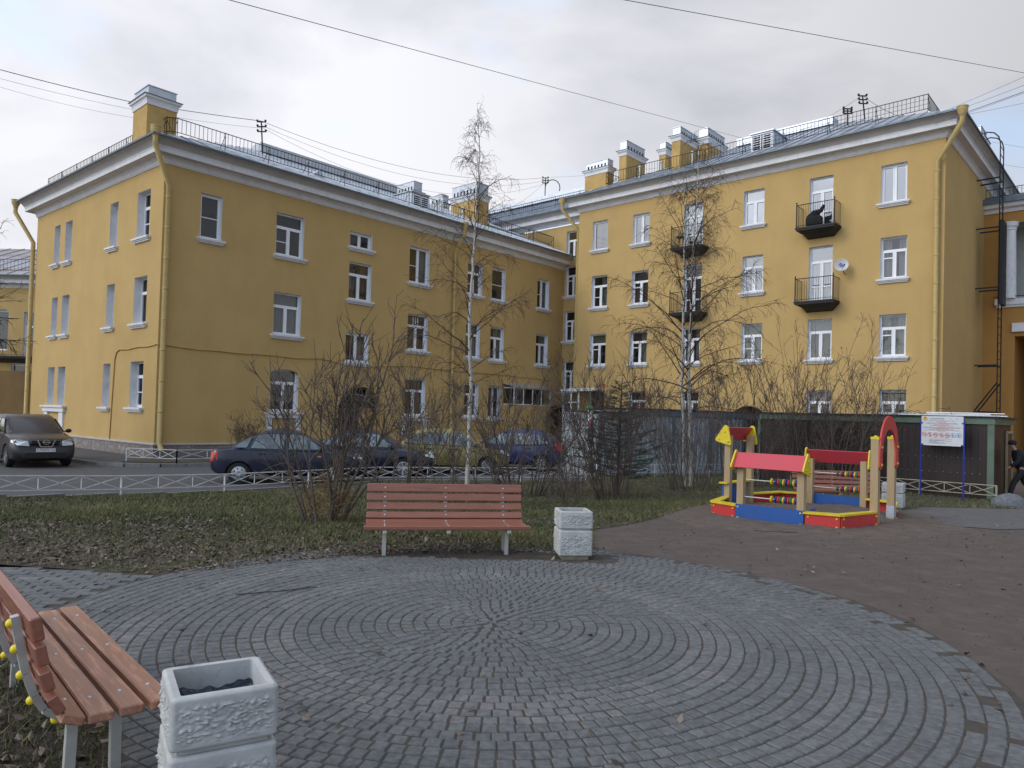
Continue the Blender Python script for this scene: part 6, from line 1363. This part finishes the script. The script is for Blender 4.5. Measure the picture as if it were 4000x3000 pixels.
mb = MB(); mb.ball((.25, 0, 1.615), .112, 14, sc=(1.02, .9, .8)); mb.add([(.30, -.07, 1.60), (.30, .07, 1.60), (.42, .05, 1.58), (.42, -.05, 1.58)], [(0, 1, 2, 3)]); smooth_angle(mb.build('cap', 'cloth_dark', per), 60)

# ================= bare trees and shrubs =================
class Tree:
    def __init__(s, seed): s.r = random.Random(seed); s.big = MB(); s.fine = MB(); s.tips = []
    def limb(s, p, d, L_, r0, r1, seg, wob, grav, mb, n=5):
        p = Vector(p); d = Vector(d).normalized(); P = [p.copy()]; rs = [r0]; q = L_ / seg
        for i in range(seg):
            d = (d + Vector((s.r.gauss(0, wob), s.r.gauss(0, wob), s.r.gauss(0, wob) + grav))).normalized(); p = p + d * q; P.append(p.copy()); rs.append(r0 + (r1 - r0) * (i + 1) / seg)
        mb.tube(P, rs, n, cap=False); return P, d
    def perp(s, d, ang):
        a = d.orthogonal().normalized(); b = d.cross(a); t = s.r.uniform(0, 6.283); return (d * math.cos(ang) + (a * math.cos(t) + b * math.sin(t)) * math.sin(ang)).normalized()
def at_(P, t):
    x = t * (len(P) - 1); i = min(int(x), len(P) - 2); return P[i].lerp(P[i + 1], x - i), (P[i + 1] - P[i]).normalized()
def birch(name, label, trunks, crown_r, seed, nb=42, h0=2.6, twn=9, group=None):
    T = Tree(seed); base = Vector(trunks[0][0][0]); t = thing(name, label, 'tree', base, group=group)
    for tr_, r0 in trunks:
        P = [Vector(p) for p in tr_]; n = len(P); mb = MB(); Q_ = []
        for i in range(n - 1):
            for k in range(4): Q_.append(P[i].lerp(P[i + 1], k / 4) + Vector((T.r.gauss(0, .012), T.r.gauss(0, .012), 0)))
        Q_.append(P[-1]); H = P[-1].z - P[0].z; mb.tube(Q_, [max(.008, r0 * (1 - (q.z - P[0].z) / H) ** .85 + .006) for q in Q_], 9); smooth_angle(mb.build('trunk', 'birch_bark', t, world=True), 60)
        for i in range(nb):
            f = (i + T.r.random()) / nb; z = P[0].z + h0 + (H - h0) * f
            k = 0
            while k < len(Q_) - 2 and Q_[k + 1].z < z: k += 1
            p = Q_[k].lerp(Q_[k + 1], (z - Q_[k].z) / max(1e-3, Q_[k + 1].z - Q_[k].z)); az = T.r.uniform(0, 6.283); el = R_(T.r.uniform(28, 52)) + .35 * f
            prof_ = (1 - f) ** .62 * (1.0 if f > .12 else .6 + 3.3 * f) ; L_ = crown_r * 1.25 * max(.12, prof_) * T.r.uniform(.7, 1.12); d = Vector((math.cos(az) * math.cos(el), math.sin(az) * math.cos(el), math.sin(el)))
            B, _ = T.limb(p, d, L_, .0035 + .006 * L_, .003, 9, .09, -.035 - .02 * L_, T.big, 5)
            for j in range(int(twn * (.45 + L_ * .42))):
                u = T.r.uniform(.18, 1); q, dd = at_(B, u); d2 = T.perp(dd, R_(T.r.uniform(25, 60))); l2 = T.r.uniform(.25, .75) * (1.15 - .5 * u) * min(1.25, .45 + .3 * L_)
                S_, _ = T.limb(q, d2, l2, .0048, .0034, 4, .16, -.10, T.fine, 3)
                for m in range(T.r.randint(2, 5)):
                    q2, d3 = at_(S_, T.r.uniform(.2, 1)); T.limb(q2, T.perp(d3, R_(T.r.uniform(20, 60))) + Vector((0, 0, -.35)), T.r.uniform(.14, .42), .0036, .0026, 3, .16, -.30, T.fine, 3)
    T.big.build('branches', 'twig_birch', t, world=True); T.fine.build('twigs', 'twig_birch', t, world=True); return t
def lift(L_, y): return [(a, b, c) for a, b, c in L_]
birch('birch_tree', 'slender white-trunked birch rising above the left roof, behind the middle bench', [([(-1.19, 20.6, -.38), (-1.18, 20.6, 1.2), (-1.17, 20.62, 2.5), (-1.26, 20.6, 3.95), (-1.23, 20.6, 5.77), (-1.19, 20.6, 6.86), (-1.13, 20.6, 8.33), (-1.12, 20.6, 9.2), (-1.20, 20.6, 10.2)], .066)], 2.05, 4, nb=44, h0=2.7, twn=9)
birch('birch_tree', 'birch with two trunks in front of the left balconies of the right block', [([(5.46, 22, -.38), (5.40, 22, 1.2), (5.32, 22, 2.75), (5.35, 22.05, 4.69), (5.38, 22.1, 6.63), (5.45, 22.1, 8.3), (5.5, 22.1, 10.1)], .062), ([(5.28, 22.0, -.38), (5.2, 22, 1.2), (5.10, 22, 2.74), (5.10, 22, 5.07), (5.08, 22, 7.2), (5.0, 22, 8.9)], .054)], 2.9, 9, nb=34, h0=2.3, twn=10)
def shrub(label, base, H, spread, stems, seed, lean=(0, 0), mt='twig', berries=0, rad=.35, name='bare_shrub', thick=.017, dens=1.0, dry=0, sub=1.0):
    T = Tree(seed); base = Vector((base[0], base[1], gz(base[0], base[1]) if len(base) < 3 else base[2])); t = thing(name, label, 'shrub', base, group=None); tips = []
    for i in range(stems):
        a = T.r.uniform(0, 6.283); rr_ = rad * math.sqrt(T.r.random()); p = base + Vector((rr_ * math.cos(a), rr_ * math.sin(a) * .7, -.04)); sp = T.r.uniform(.15, 1) * spread / H
        d = Vector((math.cos(a) * sp + lean[0] + T.r.gauss(0, .07), math.sin(a) * sp * .8 + lean[1], 1)); L_ = H * T.r.uniform(.55, 1.02) * d.length ** .3; th = thick * T.r.uniform(.6, 1.25)
        B, _ = T.limb(p, d, L_, th, th * .28, 10, .075, .012, T.big, 6)
        for j in range(int(T.r.uniform(5, 9) * dens)):
            u = T.r.uniform(.22, .95); q, dd = at_(B, u); l2 = L_ * T.r.uniform(.16, .42) * (1.15 - .7 * u) * sub; S_, _ = T.limb(q, T.perp(dd, R_(T.r.uniform(22, 50))) + Vector((0, 0, .15)), l2, th * .42, .0045, 6, .11, .03, T.big if l2 > .5 else T.fine, 4)
            for m in range(int(T.r.uniform(3, 7) * dens)):
                q2, d3 = at_(S_, T.r.uniform(.15, 1)); W_, _ = T.limb(q2, T.perp(d3, R_(T.r.uniform(22, 55))) + Vector((0, 0, .12)), T.r.uniform(.12, .42) * sub, .0055, .0032, 3, .13, .02, T.fine, 3); tips.append(W_[-1])
                if T.r.random() < .6: q4, d4 = at_(W_, T.r.uniform(.3, .9)); T.limb(q4, T.perp(d4, R_(40)), T.r.uniform(.06, .18), .0042, .003, 2, .12, 0, T.fine, 3)
    T.big.build('stems', mt, t, world=True); T.fine.build('twigs', mt, t, world=True)
    if berries:
        for p in T.r.sample(tips, min(berries, len(tips))):
            mb = MB()
            for k in range(3): mb.ball(p + Vector((T.r.gauss(0, .022), T.r.gauss(0, .022), T.r.gauss(-.02, .014))), .016, 6)
            mb.build('berry_cluster', 'berry_red', t, world=True)
    if dry:
        mb = MB()
        for k in range(dry):
            a = T.r.uniform(0, 6.283); p = base + Vector((T.r.gauss(.05, .2), T.r.gauss(0, .15), T.r.uniform(.0, .55))); T.limb(p, Vector((T.r.gauss(0, .5), T.r.gauss(0, .4), T.r.uniform(.2, 1))), T.r.uniform(.25, .6), .0045, .003, 4, .18, -.05, mb, 3)
        mb.build('dry_grass_tuft', 'dry_grass', t, world=True)
    return t
shrub('large bare shrub left of the middle bench, with dry grass caught in its base', (-2.74, 10.8), 2.95, 1.35, 18, 61, lean=(.09, 0), rad=.30, thick=.021, dens=1.1, dry=150, name='bare_shrub')
shrub('wide bare shrub right behind the middle bench backrest', (-.72, 15.3), 3.0, 1.8, 18, 32, rad=.7, thick=.016, dens=.9)
shrub('dense bare bush before the glazed porch, right of the birch trunk', (.25, 18.2), 3.1, 1.6, 28, 33, rad=.65, thick=.014, mt='twig_red', dens=.9, sub=.9)
shrub('bare bush between the large shrub and the birch trunk', (-2.6, 17.3), 3.9, 2.2, 18, 43, rad=.6, thick=.016, dens=.95)
shrub('small sparse bush just behind the middle concrete bin', (1.05, 13.2), 1.5, .75, 9, 34, lean=(-.08, 0), rad=.12, thick=.011, dens=.8)
shrub('tall dense rowan bush with red berries in front of the grey shed', (2.45, 17.2), 3.6, 1.7, 36, 35, rad=.42, thick=.013, mt='twig_red', berries=16, dens=.85)
shrub('bare bush growing round the foot of the double birch', (5.15, 21.0), 4.0, 2.1, 34, 36, rad=.75, thick=.014, dens=.9, berries=8)
shrub('tall bare bush behind the left end of the sandbox, before the dark arch', (7.3, 22.6), 4.5, 1.6, 22, 37, rad=.7, thick=.015, dens=.9)
shrub('tall berry bush rising over the dark shed, under the right balconies', (9.1, 23.0, -.35), 5.4, 1.9, 28, 38, rad=.8, thick=.018, berries=26, dens=.9)
shrub('broad bush with red berries in front of the dark shed, right of the tall one', (10.15, 21.9, -.35), 4.2, 1.8, 28, 39, lean=(.10, -.05), rad=.6, thick=.016, berries=22, dens=.95)
shrub('low bare twiggy bush against the left block behind the hubcap sedan', (-9.6, 26.6, -.30), 1.75, .8, 26, 40, rad=.3, thick=.008, dens=.8, mt='twig_red')
shrub('tall thin bare bush left of the tall spruce, before the inner corner', (1.9, 19.8), 3.4, 1.4, 15, 41, rad=.5, thick=.012, dens=.8)
# tree whose branches reach in from the left edge
T = Tree(77); t = thing('bare_tree', 'dark bare tree whose branches reach in at the left edge', 'tree', (-19.6, 24.2, -.4)); mb = MB(); mb.tube([(-19.6, 24.2, -.5), (-19.5, 24.2, 3), (-19.6, 24.3, 7), (-19.5, 24.2, 9)], [.2, .17, .12, .05], 10); mb.build('trunk', 'twigwood', t, world=True)
for k in range(26):
    z = 2.6 + T.r.random() * 5.6; az = T.r.uniform(-1.3, 1.3) if k < 18 else T.r.uniform(1.3, 5); L_ = T.r.uniform(1.7, 3.1) * (1 - .05 * (z - 3)); B, _ = T.limb((-19.55, 24.2, z), (math.cos(az), math.sin(az), T.r.uniform(-.05, .5)), L_, .035, .01, 10, .12, .0, T.big, 5)
    for j in range(15):
        q, dd = at_(B, T.r.uniform(.25, 1)); S_, _ = T.limb(q, T.perp(dd, R_(T.r.uniform(25, 60))), T.r.uniform(.3, .9), .011, .005, 5, .18, -.02, T.fine, 4)
        for m in range(4): q2, d3 = at_(S_, T.r.uniform(.2, 1)); T.limb(q2, T.perp(d3, R_(40)), T.r.uniform(.12, .4), .006, .004, 3, .2, 0, T.fine, 3)
T.big.build('branches', 'twigwood', t, world=True); T.fine.build('twigs', 'twigwood', t, world=True)
# small spruce
t = thing('spruce_tree', 'small dark green spruce among the berry bushes before the grey shed', 'tree', (2.75, 18.6, -.3)); r = random.Random(8); mb = MB(); mb.tube([(2.75, 18.6, -.35), (2.76, 18.6, 1.5), (2.80, 18.6, 2.7)], [.05, .035, .008], 7); mb.build('trunk', 'twigwood', t, world=True)
nb_ = MB()
for k in range(78):
    f = k / 78; z = .1 + 2.5 * f; L_ = (1.0 * (1 - f) ** .8 + .14) * r.uniform(.65, 1.15); az = k * 2.4 + r.uniform(-.3, .3); d = Vector((math.cos(az), math.sin(az), .25 - .1 * (1 - f))); p0 = Vector((2.76, 18.6, z)); P = [p0 + d * L_ * i / 6 + Vector((0, 0, -.10 * L_ * (i / 6) ** 2 + .12 * L_ * (i / 6) ** 4)) for i in range(7)]
    sub_ = [P] 
    for j in range(int(3 + 5 * L_)):
        q, dd = at_(P, r.uniform(.25, 1)); s_ = Vector((-dd.y, dd.x, .1)) * r.choice((-1, 1)) + dd * .8; s_.normalize(); sub_.append([q + s_ * (L_ * .35 * i / 3) for i in range(4)])
    for S_ in sub_:
        nb_.tube(S_, .006, 3, cap=False); l_ = sum((b - a).length for a, b in zip(S_[:-1], S_[1:]))
        for m in range(int(l_ * 230)):
            q, dd = at_(S_, r.random()); s_ = (dd * .7 + Vector((r.gauss(0, 1), r.gauss(0, 1), r.gauss(0.2, 1))).normalized()).normalized() * r.uniform(.03, .055); w = s_.orthogonal().normalized() * .0045; nb_.add([q - w, q + w, q + s_], [(0, 1, 2)])
nb_.build('needles', 'spruce_green', t, world=True)
# bird feeder hanging in the bush
t = thing('bird_feeder', 'small green, red and white bottle feeder hanging in the bush near the inner corner', 'bird feeder', (2.02, 18.4, 1.6)); mb = MB(); mb.lathe([(.05, 1.83), (.10, 1.86), (.10, 1.90), (.03, 1.96)], (1.98, 18.4, 0), 10); mb.lathe([(.07, 1.28), (.09, 1.30), (.09, 1.34), (.05, 1.38)], (1.98, 18.4, 0), 10); mb.build('cap', 'play_green', t, world=True)
mb = MB(); mb.lathe([(.055, 1.36), (.06, 1.55), (.055, 1.84)], (1.98, 18.4, 0), 10); mb.build('bottle', 'white_frame', t, world=True); mb = MB(); mb.box((1.98, 18.33, 1.38), (2.045, 18.36, 1.62)); mb.build('label', 'play_red', t, world=True)
mb = MB(); mb.tube([(1.98, 18.4, 1.95), (1.98, 18.4, 2.5)], .004, 4); mb.build('string', 'play_green', t, world=True)
# twigs and a stick on the ground
for (x, y, s, a, lb, nm) in ((-2.05, 6.55, .35, .5, 'thin dark stick lying on the paving left of the centre', 'stick'), (4.35, 11.9, .35, -.1, 'dark stick on the gravel in front of the sandbox', 'stick')):
    mb = MB(); r = random.Random(int(x * 10)); P = [Vector((x + s * (i / 6 - .5) * 2 * math.cos(a), y + s * (i / 6 - .5) * 2 * math.sin(a) + r.gauss(0, .01), gz(x, y) + .022)) for i in range(7)]; mb.tube(P, .005, 5); mb.tube([P[4], P[4] + Vector((.08, -.05, .01))], .003, 4); tag(mb.build(nm, 'twigwood'), lb, 'stick')

# ================= masts and overhead wires =================
def mast(p, h, label, lean=(0, 0), loop=False):
    t = thing('roof_mast', label, 'mast', p, group='cable masts on the roofs'); top = Vector((p[0] + lean[0], p[1] + lean[1], p[2] + h)); mb = MB(); mb.tube([p, top], .035, 8); mb.build('pole', 'iron_black', t, world=True)
    mb = MB()
    for k in (.98, .86, .74): c = Vector(p).lerp(top, k); mb.bar(c + Vector((-.22, 0, 0)), c + Vector((.22, 0, 0)), .05); [mb.ball(c + Vector((s, 0, .06)), .06, 8) for s in (-.2, .2)]
    mb.build('insulator', 'iron_black', t, world=True)
    if loop: mb = MB(); mb.tube([top + Vector((.55 + .55 * math.cos(a), 0, -.75 + .6 * math.sin(a))) for a in [math.pi - i * .32 for i in range(12)]], .035, 6); mb.build('cable_loop', 'iron_black', t, world=True)
    return top
mL = mast(FLw.P(6.62, -5, 13.7), 2.0, 'cable mast with insulators on the left roof', lean=(-.15, 0))
mR = mast(FRw.P(14.0, -5, 16.6), 1.6, 'leaning cable mast near the right end of the right roof', lean=(-.18, 0))
mR2 = mast(FRw.P(13.45, -4, 16.4), .95, 'short twisted cable mast just left of the leaning one')
mB = mast(FRw.P(-9.4, -8, 17.9), 1.6, 'cable mast with a big loop on the far roof between the blocks', loop=True)
def wire(P, label, sag=.3, r=.014, n=18):
    r = r * .62
    mb = MB(); pts = []
    P = [Vector(p) for p in P]
    for a, b in zip(P[:-1], P[1:]):
        for i in range(n): u = i / n; q = a.lerp(b, u); q.z -= sag * 4 * u * (1 - u); pts.append(q)
    pts.append(P[-1]); mb.tube(pts, r, 5); tag(mb.build('overhead_wire', 'cable_grey'), label, 'wire', 'overhead wires')
wire([(-14.0, 2.3, 6.1), (12.4, 40, 17.3)], 'long wire crossing the sky above the left roof and birch top', .0, .013)
wire([(-13.1, 8, 8.5), (31.75, 32, 16.0)], 'wire crossing the upper right corner of the sky', .0, .013)
wire([(-25, 20, 12.4), (-18.85, 26, 13.57), (-16.07, 30, 14.17), mL], 'thick upper cable from the left edge to the mast on the left roof', .03, .024)
wire([(-25, 20, 12.0), (-18.84, 26, 13.25), mL + Vector((0, 0, -.35))], 'thin lower cable from the left edge to the mast on the left roof', .25, .010)
wire([(-25, 20, 11.8), (-18.84, 26, 12.95), FLw.P(0, -3, 13.2)], 'thinnest lowest cable at the left edge, ending behind the corner chimney', .1, .008)
wire([mL, mB], 'highest of the cables between the left roof mast and the looped mast', 1.1, .017); wire([mL + Vector((0, 0, -.2)), mB + Vector((0, 0, -.25))], 'middle cable between the left roof mast and the looped mast', 1.35, .013); wire([mL + Vector((0, 0, -.3)), mB + Vector((0, 0, -.45))], 'lowest cable between the left roof mast and the looped mast', 1.9, .012)
wire([mB, FRw.P(9, -12, 19.4)], 'cable running right from the looped mast behind the chimneys', .5, .012); wire([mB + Vector((0, 0, -.3)), FRw.P(-6, -.5, 14.9)], 'cable dropping left from the looped mast to the lower eave', .2, .012)
wire([mR, FRw.P(9.5, -5, 17.0)], 'cable sloping down left from the leaning mast', .2, .014); wire([mR, FRw.P(16.6, -1.2, 15.2)], 'thick cable sloping down right from the leaning mast', .1, .02)
for i, (z, s, lb) in enumerate(((11.46, 14.5, 'topmost wire leaving the right roof towards the upper right edge'), (11.22, 14.4, 'second wire from the top leaving the right roof'), (11.04, 14.2, 'thick third wire leaving the right roof'), (11.00, 14.15, 'fourth wire running close under the thick one'), (10.55, 13.9, 'lowest wire leaving the right roof beside the gutter funnel'))):
    a = FRw.P(17.6 if i < 4 else 18.9, -1 if i < 4 else .4, s + .3 if i < 4 else 14.1); b = Vector((13.99 + .0, 20, z)) if i < 4 else Vector((15.4, 22, 11.62)); wire([a, b, b + (b - a) * .6], lb, .02, .016 if i == 2 else .009)
for i, (z0, z1, lb) in enumerate(((15.6, 14.6, 'wire right of the ladder top, higher one'), (14.6, 14.1, 'wire right of the ladder top, middle one'), (13.6, 12.6, 'wire right of the ladder top, lower one'))): wire([FSw.P(8, .3, z0), FSw.P(14, 6, z0 - .6)], lb, .1, .009)
